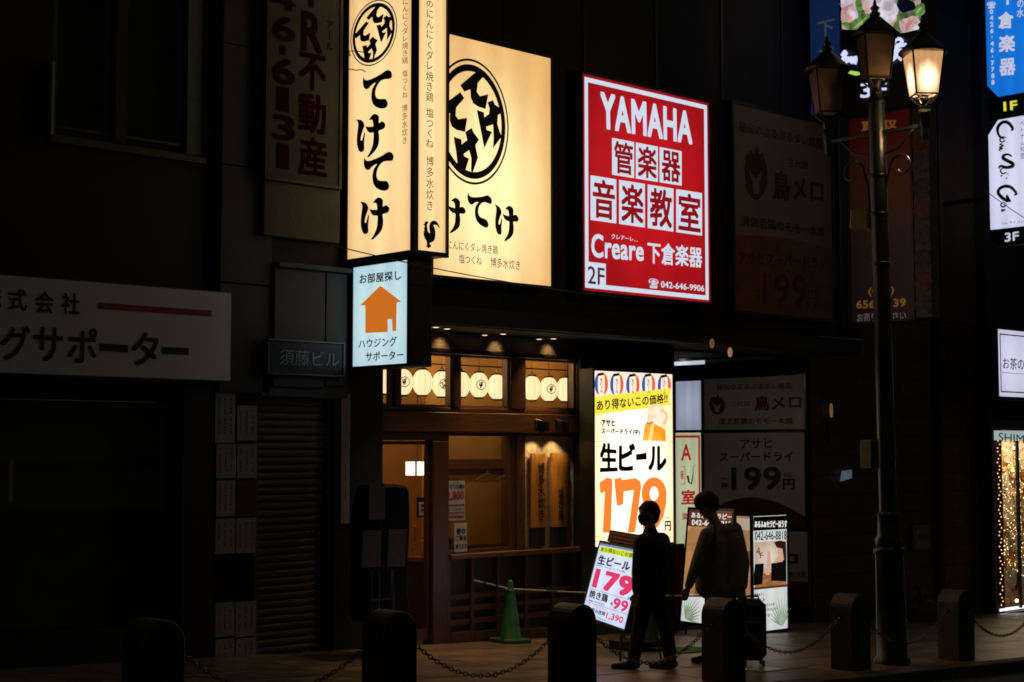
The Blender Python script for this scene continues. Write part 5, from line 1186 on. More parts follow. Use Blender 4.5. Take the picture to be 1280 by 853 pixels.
# chains, real links
lk = MB(); R_, r_ = .017, .0052
vs = []; fs = []
for i in range(10):
    a = 2*pi*i/10; cx_, cz_ = cos(a)*R_*1.45, sin(a)*R_
    for j in range(5):
        b_ = 2*pi*j/5; vs.append(Vector((cx_+cos(a)*cos(b_)*r_, sin(b_)*r_, cz_+sin(a)*cos(b_)*r_)))
for i in range(10):
    for j in range(5): fs.append((i*5+j, i*5+(j+1) % 5, ((i+1) % 10)*5+(j+1) % 5, ((i+1) % 10)*5+j))
CH = mat('chain_steel', (.16, .14, .12), .35, metal=.9, bump=0)
for k in range(len(bxs)-1):
    x0, x1 = bxs[k]+.19, bxs[k+1]-.19; z0, z1 = gz(bxs[k])+.57, gz(bxs[k+1])+.57; y = -4.05
    t = thing('chain', 'sagging link chain strung to the right of the '+['first', 'second', 'third', 'fourth', 'fifth', 'sixth'][k]+' bollard from the left', 'chain', ((x0+x1)/2, y, min(z0, z1)-.3), 'chains between the bollards')
    pts = []; N = 400
    for i in range(N+1):
        s_ = i/N; pts.append(Vector((x0+(x1-x0)*s_, y, z0+(z1-z0)*s_-.34*4*s_*(1-s_))))
    mb = MB(); acc = 0; last = None; n = 0
    for i in range(N):
        acc += (pts[i+1]-pts[i]).length
        if acc >= .0395:
            acc = 0; d = (pts[i+1]-pts[i]).normalized(); sd = Vector((0, 1, 0)); upv = d.cross(sd)
            if n % 2: sd, upv = upv, sd
            mb.add([pts[i]+d*v.x+sd*v.y+upv*v.z for v in vs], fs); n += 1
    o = mb.build('links', CH, t); o['kind'] = 'stuff'

# street lamp
LX, LYp = 14.63, -3.95; lz = gz(LX)
lm = thing('street_lamp', 'tall dark ornamental lamp post with three lanterns, only the right one lit', 'street lamp', (LX, LYp, lz))
GRN = mat('lamp_green_paint', (.007, .009, .006), .33, metal=0, spec=.45, bump=.08)
TL = LYp+.09
def onpole(z): f = (z-lz)/7.0; return Vector((LX, LYp+.10*f, z))
def lathe_lean(prof, k=20):
    mb = MB(); vs = []
    for r, z in prof:
        c = onpole(z)
        for j in range(k): a = 2*pi*j/k; vs.append(c+Vector((cos(a)*r, sin(a)*r, 0)))
    m_ = len(prof); fs = [(i*k+j, i*k+(j+1) % k, (i+1)*k+(j+1) % k, (i+1)*k+j) for i in range(m_-1) for j in range(k)]
    fs += [tuple(range(k))[::-1], tuple((m_-1)*k+j for j in range(k))]; mb.add(vs, fs); return mb
def PXZ(px, py): return FX(px, py, LX).z
zb1, zb2, zb3 = PXZ(1110, 690), PXZ(1108, 678), PXZ(1107, 645)
lathe_lean([(.20, lz-.05), (.20, lz+.05), (.165, lz+.08), (.155, zb1-.03), (.175, zb1-.01), (.175, zb1+.03), (.14, zb1+.06), (.155, zb2+.03), (.13, zb2+.08), (.115, zb3), (.125, zb3+.02), (.105, zb3+.05)]).build('base', GRN, lm, smooth=True)
ztp = PXZ(1097, 128)
lathe_lean([(.10, zb3+.05), (.098, zb3+1.2), (.095, ztp-.35), (.093, ztp-.02)]).build('pole', GRN, lm, smooth=True)
for y in (220, 268, 330): zz = PXZ(1100, y); lathe_lean([(.1, zz-.02), (.11, zz-.01), (.11, zz+.01), (.1, zz+.02)]).build('pole_ring', GRN, lm, smooth=True)
lathe_lean([(.108, ztp-.02), (.11, ztp), (.085, ztp+.03), (.068, ztp+.06), (.066, PXZ(1096, 108)), (.085, PXZ(1096, 106)), (.085, PXZ(1096, 101))]).build('neck', GRN, lm, smooth=True)
# arm across the street direction
zarm = PXZ(1096, 167)
yl, yr = FX(1035, 142, LX).y, FX(1155, 119, LX).y; yc = onpole(6).y
MB().box(LX-.022, LX+.022, yr-.04, yl+.06, zarm-.02, zarm+.02).build('cross_arm', GRN, lm, bevel=.005)
FROST = mat('frosted_lantern_glass', (.13, .085, .05), .35, var=.3, scale=4, bump=.1)
FROSTL = emi('lit_lantern_glass', (2.6, 1.9, 1.1), 1.0, edge=(.60, .32, .13), spot=(.5, .34, 1.15, .85))
FROSTL.node_tree.nodes['Principled BSDF'].inputs['Transmission Weight'].default_value = 0
def lantern_head(name, y, z0, z1, zf, lit, rt_=.175, rb=.125):
    """four-sided tapered street lantern; z0 glass bottom, z1 glass top, zf tip of the finial"""
    ph = radians(186); c = Vector((LX, y, 0)); g = (rt_, rb)
    hd = MB(); hd.lathe(c, [(rb*1.42, z0), (rt_*1.42, z1)], 4, ph)
    # panes one by one, corner bars between
    head = MB()
    head.lathe(c, [(rt_*1.52, z1+.0), (rt_*1.56, z1+.03), (rt_*1.42, z1+.05), (rt_*.85, z1+.15), (rt_*.42, z1+.22), (rt_*.3, z1+.24), (rt_*.36, z1+.27), (.035, z1+.30), (.055, z1+.34), (.02, z1+.37), (.018, z1+.40), (.004, zf)], 12)
    h = head.build(name, GRN, lm, smooth=True)
    bars = MB()
    cb_ = [c+Vector((cos(ph+pi/2*k)*rb*1.42, sin(ph+pi/2*k)*rb*1.42, z0)) for k in range(4)]
    ct_ = [c+Vector((cos(ph+pi/2*k)*rt_*1.42, sin(ph+pi/2*k)*rt_*1.42, z1)) for k in range(4)]
    for k in range(4):
        bars.tube([cb_[k], ct_[k]], .011, 6); bars.tube([cb_[k], cb_[(k+1) % 4]], .012, 6)
    bars.build('glazing_bar', GRN, h)
    for k in range(4):
        p = [cb_[k], cb_[(k+1) % 4], ct_[(k+1) % 4], ct_[k]]; q = [v.lerp(sum(p, Vector())/4, .03) for v in p]
        mb = MB().add(q, [(0, 1, 2, 3)]); PL_ = Plane(q[0], q[1]-q[0], (0, 0, 1)); mb.uv = (PL_, 0, (q[1]-q[0]).length, 0, z1-z0); mb.build('lantern_pane', FROSTL if lit else FROST, h)
    ft = MB(); zb = z0-.13
    for k in range(4): ft.tube([cb_[k], c+Vector((cos(ph+pi/2*k)*.09, sin(ph+pi/2*k)*.09, z0-.07)), c+Vector((0, 0, zb))], .012, 6)
    ft.lathe(c, [(.05, zb-.06), (.07, zb-.03), (.07, zb), (.04, zb+.02)], 12).build('lantern_foot', GRN, h)
    MB().lathe(c, [(.10, z0-.0), (.10, z0+.02)], 12).build('lamp_socket', mat('socket_grey', (.3, .3, .3), .5), h)
    return h
zl0, zl1, zlf = FX(1035, 142, LX).z, FX(1032, 90, LX).z, FX(1034, 44, LX).z
lantern_head('left_lantern', yl, zl0, zl1, zlf, False)
zc0, zc1, zcf = FX(1094, 100, LX).z, FX(1092, 47, LX).z, FX(1091, -2, LX).z
lantern_head('centre_lantern', onpole(6).y-.01, zc0, zc1, zcf, False)
zr0, zr1, zrf = FX(1155, 120, LX).z, FX(1154, 68, LX).z, FX(1153, 20, LX).z
hr = lantern_head('right_lantern', yr, zr0, zr1, zrf, True)
# inner frosted bulb cylinder of the lit head
gm = emi('lamp_bulb_glow', (1.0, .80, .50), 4.0)
dif = bpy.data.materials.new('opal_glass'); dif.use_nodes = True
pn = dif.node_tree.nodes['Principled BSDF']; pn.inputs['Base Color'].default_value = (.8, .6, .4, 1); pn.inputs['Emission Color'].default_value = (1, .52, .20, 1); pn.inputs['Emission Strength'].default_value = .75
MB().lathe((LX, yr, 0), [(.03, zr0+.05), (.06, zr0+.10), (.07, zr0+.18), (.06, zr0+.26), (.03, zr0+.30)], 16).build('bulb', gm, hr, smooth=True)
for y, z0 in ((yl, zl0), (yr, zr0)):
    MB().lathe((LX, y, 0), [(.03, zarm-.16), (.045, zarm-.13), (.045, zarm-.03), (.06, zarm), (.06, z0-.21), (.045, z0-.19)], 12).build('arm_spigot', GRN, lm, smooth=True)
# scrolls
m = MB()
for s_ in (-1, 1):
    pts = []
    for k in range(26):
        a = k/25*3.6*pi/2; rr = .16-.10*k/25; pts.append(Vector((LX, yc+s_*(.33-.0*k)+s_*(-cos(a))*rr, zarm-.42+sin(a)*rr)))
    m.tube([Vector((LX, yc+s_*.1, zarm-.85)), Vector((LX, yc+s_*.12, zarm-.6))]+pts, .013, 6)
    m.tube([Vector((LX, yc+s_*.1, zarm-.25)), Vector((LX, yc+s_*.3, zarm-.2)), Vector((LX, yc+s_*.48, zarm-.02))], .012, 6)
m.build('scroll', GRN, lm, smooth=True)
ld = bpy.data.lights.new('lit_lantern_lamp', 'POINT'); ld.energy = 62; ld.color = (1, .62, .30); ld.shadow_soft_size = .12
lo = bpy.data.objects.new('lit_lantern_lamp', ld); COL.objects.link(lo); lo.location = (LX, yr, zr0-.30)
bpy.data.objects['bulb'].visible_shadow = True
# boxes strapped to the pole
p = FX(1077, 275, LX); bx1 = thing('speaker_box', 'small tilted yellowish box clamped high on the lamp post', 'box', (LX-.05, p.y, p.z-.12))
Pq = Plane((LX-.02, p.y, p.z), (.25, -1, 0), (.12, 0, 1)); MB().pbox(Pq, -.11, .11, -.11, .12, -.11, .05).build('box_body', mat('box_ochre', (.30, .20, .07), .5), bx1, bevel=.01)
MB().tube([Pq.at(.08, 0, -.03), onpole(p.z)+Vector((0, 0, 0))], .02, 6).build('clamp', ALU, bx1)
p = FX(1089, 568, LX); bx2 = thing('control_box', 'small greenish grey control box strapped to the lamp post at head height', 'box', (LX-.05, p.y, p.z-.17))
MB().box(LX-.11, LX+.02, p.y-.075, p.y+.075, p.z-.16, p.z+.16).build('box_body', mat('box_grey_green', (.20, .19, .13), .5), bx2, bevel=.01)
MB().tube([(LX-.02, p.y, p.z+.1), onpole(p.z+.1)], .012, 6).tube([(LX-.02, p.y, p.z-.1), onpole(p.z-.1)], .012, 6).build('strap', ALU, bx2)

# cones and bars
CG = mat('cone_green', (.02, .14, .04), .4, var=.2); CGB = mat('cone_base_green', (.03, .11, .035), .6)
def cone(c, label):
    t = thing('traffic_cone', label, 'traffic cone', c, 'green traffic cones'); x, y, z = c
    MB().lathe(c, [(.145, .03), (.135, .045), (.128, .05), (.055, .58), (.06, .585), (.058, .60), (.042, .61), (.036, .69), (.028, .715), (.01, .725)], 24).build('cone_body', CG, t, smooth=True)
    k = .215; oct_ = [(k, k*.6), (k*.6, k), (-k*.6, k), (-k, k*.6), (-k, -k*.6), (-k*.6, -k), (k*.6, -k), (k, -k*.6)]
    Pz = Plane((x, y, z), (1, 0, gz(1)-gz(0)), (0, 1, 0)); n = 1
    mb = MB(); mb.add([Vector((x+a, y+b_, z+gz(a)+h)) for h in (0, .045) for a, b_ in oct_], [tuple(range(8)), tuple(range(8, 16))]+[(i, (i+1) % 8, 8+(i+1) % 8, 8+i) for i in range(8)])
    mb.build('cone_base', CGB, t, bevel=.006); return t
c1 = G(638, 803); cone(tuple(c1), 'green traffic cone in front of the restaurant window panelling')
c2 = G(812, 812); cone(tuple(c2), 'green traffic cone half hidden behind the walking person in black')
c3 = Vector((14.6, -2.1, gz(14.6))) ; c3 = G(868, 816)
h = .60
def bar(a, b_, label, nm='cone_bar'):
    t = thing(nm, label, 'bar', (a+b_)/2, 'bars resting across the cones'); n = 12; pa = MB(); pb_ = MB()
    for i in range(n):
        (pa if i % 4 != 3 else pb_).tube([a.lerp(b_, i/n), a.lerp(b_, (i+1)/n)], .010, 8)
    pa.build('white_stripe', mat('bar_white', (.45, .40, .30), .5), t); pb_.build('green_stripe', mat('bar_green', (.02, .10, .05), .5), t)
    MB().ring(Plane(b_+Vector((0, 0, .0)), (1, 0, 0), (0, 1, 0)), 0, 0, .05, .066, .0, 20).build('end_ring', mat('bar_white', (.45, .4, .3)), t)
A = c1+Vector((0, 0, h+.02)); B_ = c2+Vector((0, 0, h+.01))
# loose end on the left rests on the cone; the bar runs on to the second cone
d = (A-B_).normalized(); Lend = FY(592, 725.5, c1.y+.0); bar(Lend, A+Vector((0, -.0, .0)), 'thin pale bar sticking out to the left of the first green cone')
bar(A+Vector((.02, -.02, 0)), B_, 'white and green striped bar from the first cone to the hidden cone')
c4 = G(960, 806); bar(B_+Vector((.02, 0, 0)), G(905, 812)+Vector((0, 0, .62)), 'striped bar running on behind the person with the suitcase')
# artificial grass mat
cgm = G(862, 813); gm_ = thing('grass_mat', 'small bright green mat lying on the pavement behind the person with the suitcase', 'mat', cgm)
MB().gbox(cgm.x-.35, cgm.x+.3, cgm.y-.22, cgm.y+.22, .001, .014).build('mat_sheet', mat('turf_green', (.06, .22, .03), .9, var=.4, scale=60, bump=.8, bscale=300), gm_)

# covered stand left of the door
gs = Vector((9.85, -.75, gz(9.85)))
PSt = PF(-.85); st_ = thing('covered_stand', 'black covered stand with white papers taped on, left of the restaurant door', 'stand', (FY(490, 800, -.85).x, -.75, gz(10)))
r = prect(PSt, 462, 606, 514, 770)
m = MB(); vs = []
outl = [PSt.uv(*p) for p in ((476, 612), (484, 606), (507, 607), (513, 616), (514, 660), (512, 700), (511, 740), (512, 778), (468, 778), (469, 720), (466, 690), (470, 640))]
m.poly(PSt, smooth_pts(outl, 2), 0, -.45); m.build('cover', mat('black_tarpaulin', (.008, .008, .008), .75, var=.5, bump=.5, bscale=9, spec=.2), st_, smooth=False, bevel=.03)
WP = mat('worn_notice', (.14, .13, .13), .8, var=.15)
for q in ((460, 605, 480, 650), (452, 664, 475, 710), (484, 662, 506, 709)):
    rr = prect(PSt, *q); Pt = Plane(PSt.at((rr[0]+rr[1])/2, (rr[2]+rr[3])/2, .012), (1, 0, rs.uniform(-.05, .05)), (0, 0, 1)); Pt.v = Pt.n.cross(Pt.u)*(-1 if Pt.n.cross(Pt.u).z < 0 else 1)
    w_, h_ = (rr[1]-rr[0])/2, (rr[3]-rr[2])/2; o = MB().pbox(Pt, -w_, w_, -h_, h_, 0, .004).build('paper', WP, st_)
    mb = MB()
    for k in range(7): mb.pbox(Pt, -w_*.8, w_*rs.uniform(.3, .8), h_*(.75-.22*k), h_*(.80-.22*k), .0045, .006)
    mb.build('print', mat('faint_print', (.13, .12, .12)), o)
m = MB()
for a in (463, 472, 487, 489):
    u, v = PSt.uv(a, 712); u2, v2 = PSt.uv(a-(2 if a < 480 else -1), 778); m.tube([PSt.at(u, v, .03), PSt.at(u2, v2-.25, .06)], .007, 6)
m.tube([PSt.at(PSt.uv(463, 750)[0], PSt.uv(463, 750)[1], .04), PSt.at(PSt.uv(489, 750)[0], PSt.uv(463, 750)[1], .04)], .005, 6)
m.build('wire_legs', mat('pale_wire', (.20, .23, .24), .4, metal=.3), st_)

# ---- lit A-boards
def aboard(name, label, TLp, BLp, BRp, XBs, XTp, depth, fm_, facemat, toe=.12, group=None):
    BL = FX(*BLp, XBs); TL_ = FX(*TLp, XTp); BR = FZ(*BRp, BL.z)
    P = Plane(BL, BR-BL, TL_-BL); P.v = (TL_-BL).normalized(); w_, h_ = (BR-BL).length, (TL_-BL).length
    P.u = (BR-BL).normalized(); P.n = P.u.cross(P.v).normalized()
    if P.n.dot(CP-P.o) < 0: P.n = -P.n
    root = thing(name, label, 'sign board', P.at(w_/2, -.1, -.05), group)
    mb = MB().pbox(P, 0, w_, 0, h_, -.004, 0); mb.uv = (P, 0, w_, 0, h_); mb.build('lit_face', facemat, root)
    frame(P, (0, w_, 0, h_), .03, -depth, .008, 'frame', fm_, root)
    MB().pbox(P, 0, w_, 0, h_, -depth, -.006).build('back', BLACK, root)
    return root, P, w_, h_
AF = emi('aboard_white', (.66, .74, .95), 1.0, edge=(.5, .62, .9), spot=(.5, .5, 2.2, 2.2))
ab, PA, aw, ah = aboard('price_board', 'tilted lit A-board with pink 179 price standing on the pavement', (750.5, 679), (727.5, 768), (781, 787), 12.42, 12.70, .05, mat('board_frame', (.14, .13, .12), .4, metal=.5), AF)
print('aboard', PA.o, PA.u, PA.v, aw, ah)
for s_ in (.12, .88):
    a = PA.at(aw*s_, 0, -.03); b_ = Vector((a.x-.03, a.y, gz(a.x))); c = PA.at(aw*s_, ah*.9, -.05); d = Vector((c.x+.32, c.y, gz(c.x+.32)))
    MB().tube([a, b_], .016, 6).build('leg', mat('leg_bronze', (.2, .14, .08), .4, metal=.4), ab)
    MB().tube([c, d], .014, 6).build('leg', mat('leg_bronze', (.2, .14, .08)), ab)
def fq(x0, y0, x1, y1): # fractions of the board
    U0, U1, V0, V1 = x0*aw, x1*aw, (1-y0)*ah, (1-y1)*ah; return U0, U1, V0, V1
class BoardQ:
    """lettering by fractions of the board"""
    def __init__(s, P, w_, h_): s.P, s.w, s.h = P, w_, h_
    def put(s, name, items, m, parent, off=.004):
        mb = MB()
        for body, (x0, y0, x1, y1), kw in items:
            kw = dict(kw); bold = kw.get('bold', 0)
            if kw.get('vert'):
                n = len(body)
                for i, ch in enumerate(body):
                    vs, fs = glyphs(ch, bold)
                    mb.add([s.P.at((x0+(x1-x0)*x)*s.w, (1-(y0+(y1-y0)*(i+.88-y)/n))*s.h, off+k*.0004) for x, y, k in vs], fs)
                continue
            vs, fs = glyphs(body, bold); xs = [v[0] for v in vs]; ys = [v[1] for v in vs]; a, b_, c, d = min(xs), max(xs), min(ys), max(ys)
            sl = kw.get('slant', 0)
            mb.add([s.P.at((x0+(x1-x0)*((x-a)/(b_-a)))*s.w, (1-(y0+(y1-y0)*((d-y)/(d-c)))+sl*((x-a)/(b_-a)))*s.h, off+k*.0004) for x, y, k in vs], fs)
        return mb.build(name, m, parent)
    def rect(s, name, q, m, parent, off=.002):
        x0, y0, x1, y1 = q; mb = MB().pbox(s.P, x0*s.w, x1*s.w, (1-y1)*s.h, (1-y0)*s.h, 0.0005, off); mb.uv = (s.P, x0*s.w, x1*s.w, (1-y1)*s.h, (1-y0)*s.h); return mb.build(name, m, parent)
Q = BoardQ(PA, aw, ah)
PKL = emi('pink_lit', (.75, .045, .16), .9); BKL = mat('ink_lit', (.02, .02, .025), .5)
Q.rect('top_strip', (0, .0, 1, .03), emi('strip_blue_lit', (.2, .3, .6), .8), ab); Q.rect('yellow_band', (.04, .035, 1, .12), emi('yellow_lit', (.60, .72, .04), 1.0), ab, .003)
Q.put('band_lettering', [('あり得ないこの価格!!', (.06, .05, .95, .108), dict(bold=.02))], BKL, ab, .006)
Q.put('lettering', [('生ビール', (.06, .16, .80, .285), dict(bold=.05)), ('アサヒ スーパードライ(中)', (.06, .295, .72, .325), dict(bold=.02)), ('焼き鶏', (.06, .645, .50, .755), dict(bold=.04)), ('串盛いろいろあり', (.08, .775, .46, .80), dict(bold=.02)), ('各', (.58, .72, .64, .77), dict(bold=.03)), ('円', (.92, .60, .99, .64), dict(bold=.02)),
    ('飲み放題', (.20, .87, .53, .925), dict(bold=.03)), ('てけてけ', (.38, .965, .58, .99), dict(bold=.01))], BKL, ab)
Q.put('price_lettering', [('179', (.07, .345, .97, .61), dict(bold=.07)), ('99', (.64, .655, .96, .80), dict(bold=.05)), ('1,390', (.56, .86, .93, .955), dict(bold=.04)), ('プレミアム', (.22, .83, .55, .855), dict(bold=.03))], PKL, ab)
m = MB().ring(PA, aw*.12, ah*.14, .035, .026, .004, 20); m.build('round_print', PKL, ab)
Q.rect('rule_line', (.04, .632, .98, .636), BKL, ab); Q.rect('rule_line', (.04, .815, .98, .819), BKL, ab)
Q.rect('glass_print', (.84, .22, .99, .335), emi('beer_yellow_lit', (.8, .72, .2), .9), ab)
# name board clipped on top of the price board
tpb = thing('menu_crate', 'dark reddish slatted box resting on top of the lit price board', 'box', PA.at(aw*.5, ah+.03, -.02))
m = MB().pbox(PA, aw*.16, aw*1.2, ah+.035, ah+.17, -.08, .01); m.build('box_body', mat('dark_red_wood', (.05, .018, .012), .5), tpb, bevel=.006)
for k in range(3):
    mm = MB().pbox(PA, aw*.17, aw*1.19, ah+.045+.04*k, ah+.06+.04*k, .011, .016).build('slat', mat('tan_slat', (.20, .09, .05), .5), tpb)
bb_ = thing('weight_block', 'low black weight block lying at the feet of the lit price board', 'block', G(772, 818)); c = G(772, 812)
MB().gbox(c.x-.05, c.x+.5, c.y-.32, c.y+.12, .0, .13).build('block', mat('black_rubber', (.015, .017, .014), .5, bump=.4), bb_, bevel=.03)
MB().gbox(c.x+.02, c.x+.42, c.y-.25, c.y+.05, .131, .14).build('lid', mat('dark_green_lid', (.02, .04, .02), .5), bb_)
# red menu stand behind the walking person
c = G(846, 782); PR = PF(c.y); r = prect(PR, 838, 684, 853, 776)
rm_ = thing('red_menu_stand', 'dark red upright menu stand in a black frame beside the walking person', 'stand', (PR.at(r[0], 0).x, c.y, gz(r[0])))
r = (r[0]-.25, r[1], r[2], r[3])
MB().pbox(PR, *r, -.03, 0).build('red_panel', mat('red_panel', (.22, .012, .02), .4), rm_); frame(PR, r, .035, -.05, .012, 'frame', BLACK, rm_)
for x in (r[0], r[1]): MB().tube([(x, c.y+.03, r[2]), (x, c.y+.03, gz(x))], .018, 6).build('leg', BLACK, rm_)

# therapy board (leaning) and therapy light box
PH1 = photomat('therapy_photo', [(.30, .12, .03), (.62, .32, .12), (.45, .2, .07), (.75, .5, .28)], 2.6, .75, 5)
TW = emi('therapy_white', (.74, .76, .74), .9, edge=(.62, .66, .66)); BRN = emi('therapy_brown', (.14, .035, .015), .7)
WTL = emi('therapy_white_letters', (.75, .75, .72), 1.0)
def aboard2():
    g = G(866, 784)
    return aboard('therapy_board', 'leaning lit therapy board with a brown photo, behind the person in grey', (862, 637), (851, 776), (905, 783), 15.15, 15.35, .05, BLACK, TW)
tb2, PTb, tw2, th2 = aboard2(); print('tb', tw2, th2, PTb.o)
for s_ in (.1, .9):
    a = PTb.at(tw2*s_, 0, -.03); MB().tube([a, Vector((a.x-.02, a.y, gz(a.x)))], .015, 6).build('leg', BLACK, tb2)
    c = PTb.at(tw2*s_, th2*.9, -.06); MB().tube([c, Vector((c.x+.35, c.y, gz(c.x+.35)))], .014, 6).build('leg', BLACK, tb2)
Q = BoardQ(PTb, tw2, th2)
Q.rect('header', (0, 0, 1, .15), BRN, tb2); Q.rect('photo_print', (.0, .15, 1, .76), PH1, tb2)
Q.put('lettering', [('あるふぁセラピー', (.06, .025, 1.0, .075), dict(bold=.03)), ('042-646-8818', (.08, .09, 1.0, .14), dict(bold=.03))], WTL, tb2)
PLM = emi('palm_print', (.16, .26, .09), .7)
def palm(P, w_, h_, cx, cy, L, parent, a0=.5, a1=2.3, n=11):
    mb = MB()
    for k in range(n):
        a = a0+(a1-a0)*k/(n-1); l = L*(.75+.25*sin(pi*k/(n-1))); tx, ty = cx+cos(a)*l, cy+sin(a)*l; px_, py_ = -sin(a)*.012, cos(a)*.012
        mx_, my_ = cx+cos(a)*l*.45, cy+sin(a)*l*.45
        mb.poly(P, [(cx, cy), (mx_+px_*.8, my_+py_*.8), (tx, ty), (mx_-px_*.8, my_-py_*.8)], .004)
    return mb.build('palm_print', PLM, parent)
palm(PTb, tw2, th2, tw2*.10, th2*.02, .34, tb2, -.1, 1.7)
bas = [PTb.at(0, 0, 0)]
m = MB(); m.pbox(PTb, tw2*.28, tw2*.92, th2*.25, th2*.33, .003, .004); m.build('photo_basket_print', emi('basket_print', (.16, .07, .03), .7), tb2)

# light box: corner at px 941
XE = 16.01; YE = -.91; P1 = PS(XE); P2_ = PF(YE)
zt1 = FX(941, 646, XE).z; zb_ = FX(941, 791, XE).z; x2 = FY(984, 700, YE).x; y2 = FX(920, 700, XE).y
tl = thing('therapy_light_box', 'free-standing lit advertising box for therapy with a telephone number and 4F', 'light box', ((XE+x2)/2, YE, gz(16.4)))
MB().box(XE+.008, x2+.03, YE+.008, y2, zb_-.0, zt1+.0).build('cabinet', BLACK, tl)
u0, u1 = P2_.uv(942.5, 700)[0], P2_.uv(983.5, 700)[0]
def f2(a, b_, c, d): w_, h_ = u1-u0, zt1-zb_; return (u0+a*w_, u0+c*w_, zt1-d*h_, zt1-b_*h_)
def rp(nm, P, q, m_, par, n=.006): mb = MB().pbox(P, q[0], q[1], q[2], q[3], -.004, n); mb.uv = (P, *q); return mb.build(nm, m_, par)
rp('face', P2_, f2(0, 0, 1, 1), TW, tl, .0)
HD = mat('header_dark', (.02, .008, .006), .4)
rp('header', P2_, f2(0, 0.005, 1, .125), HD, tl, .003); rp('phone_strip', P2_, f2(0, .128, 1, .215), TW, tl, .004)
rp('photo_upper_print', P2_, f2(.02, .225, .98, .50), emi('photo_pale', (.78, .70, .62), .85, edge=(.6, .42, .3)), tl, .003)
rp('photo_lower_print', P2_, f2(.02, .50, .98, .615), photomat('wood_photo', [(.28, .10, .03), (.55, .26, .10)], 3, .7, 4), tl, .0035)
rp('divider', P2_, f2(0, .615, 1, .635), BRN, tl, .004)
HAIR_P = emi('hair_print', (.05, .015, .008), .5); SKIN_P = emi('skin_print', (.75, .45, .30), .8); BLK_P = emi('black_cloth_print', (.01, .008, .008), .3)
def z4(x, y): return (700+x/3.37, 600+y/3.37)
def pp_(nm, pts, m_, n): return MB().poly(P2_, [P2_.uv(*z4(*p)) for p in pts], n).build(nm, m_, tl)
pp_('skin_print', [(905, 265), (930, 260), (948, 300), (935, 350), (900, 345), (918, 320)], SKIN_P, .005)
pp_('arm_print', [(872, 300), (884, 295), (886, 350), (882, 400), (866, 400)], SKIN_P, .005)
pp_('hair_print', [(900, 262), (925, 255), (950, 262), (952, 320), (942, 335), (935, 290), (912, 285)], HAIR_P, .006)
pp_('clothing_print', [(888, 352), (935, 345), (952, 320), (952, 428), (888, 425)], BLK_P, .0055)
pp_('clothing_print', [(820, 355), (857, 352), (856, 385), (850, 440), (815, 445), (815, 400)], BLK_P, .0055)
letters('header_lettering', P2_, [('あるふぁセラピーはうす', ((943, 651.5), (983, 650.5), (983, 659.5), (943, 659.5)), dict(bold=.045))], WTL, tl, off=.006)
letters('phone_lettering', P2_, [('042-646-8818', ((943, 664.5), (982.5, 663.5), (982.5, 674.5), (943, 675.5)), dict(bold=.015))], INK, tl, off=.007)
letters('floor_lettering', P2_, [('4', (945, 684, 949.5, 694), {}), ('F', (949.5, 691, 953.5, 698), {})], HD, tl, off=.007)
letters('small_lettering', P2_, [('整体ほぐし', (942.5, 741.5, 955, 745.5), dict(bold=.02)), ('オイル', (944, 748, 956, 752), dict(bold=.02)), ('フェイシャル', (952, 754, 968, 758), dict(bold=.02)), ('リフレクソロジー', (950, 760, 972, 764), dict(bold=.02)), ('アロマ', (950, 768, 962, 772), dict(bold=.02))], INK, tl, off=.005)
a = P2_.uv(985, 793); palm(P2_, 1, 1, a[0]-.12, zb_+.03, .42, tl, .9, 2.7)
# side face, pictures in vertical strips
uu0, uu1 = P1.uv(920.5, 700)[0], P1.uv(940.5, 700)[0]
sf1 = (uu0, uu1, zb_, zt1); rp('side_face', P1, sf1, photomat('therapy_photo_side', [(.20, .08, .03), (.50, .27, .12), (.62, .42, .25)], 4, .6, 9), tl, .0)
hh_ = zt1-zb_
for a, b_, cc in ((.02, .12, (.7, .55, .4)), (.30, .42, (.25, .08, .03)), (.55, .66, (.6, .25, .1))): rp('side_print', P1, (uu0+.02, uu1-.02, zt1-b_*hh_, zt1-a*hh_), emi('side_print_%d' % int(a*100), cc, .6), tl, .003)
m = MB(); m.box(XE-.012, XE+.007, YE-.012, YE+.02, zb_-.02, zt1+.02).box(XE-.012, x2+.03, YE-.012, YE+.0, zt1+.001, zt1+.03).box(XE-.012, x2+.03, YE-.012, YE+.0, zb_-.03, zb_-.001).box(x2+.001, x2+.03, YE-.012, YE+.006, zb_, zt1); m.build('trim', BLACK, tl)
m = MB(); gbx(m, XE+.02, x2, YE+.05, y2-.02, 0, zb_-.002); m.build('base', BLACK, tl)

# cables over the street signs
def cable(nm, label, pts, r_=.006):
    t = thing(nm, label, 'cable', pts[len(pts)//2]); MB().tube(pts, r_, 5).build('strand', BLACK, t)
def sagc(a, b_, s_, n=12): return [a.lerp(b_, i/n)-Vector((0, 0, s_*4*i/n*(1-i/n))) for i in range(n+1)]
cable('overhead_cable', 'thin dark cable crossing below the lit signs along the facade', sagc(FY(420, 308, -1.6), FY(900, 379, -1.25), .12, 20))
cable('overhead_cable', 'thin dark cable crossing the white script sign at the right edge', sagc(FY(1225, 233, -1.9), FY(1300, 284, -1.9), .03))
cable('loose_wire', 'loose curling wire hanging at the left edge of the tall projecting sign', [FX(434, 86, XV-.03), FX(444, 88, XV-.06), FX(452, 87.5, XV-.06), FX(457, 90, XV-.05)], .006)
cable('loose_wire', 'second loose wire tangled beside the crest of the projecting sign', [FX(433, 68, XV-.03), FX(438, 70, XV-.06), FX(436, 64, XV-.05), FX(447, 64, XV-.06), FX(456, 66, XV-.05)], .006)

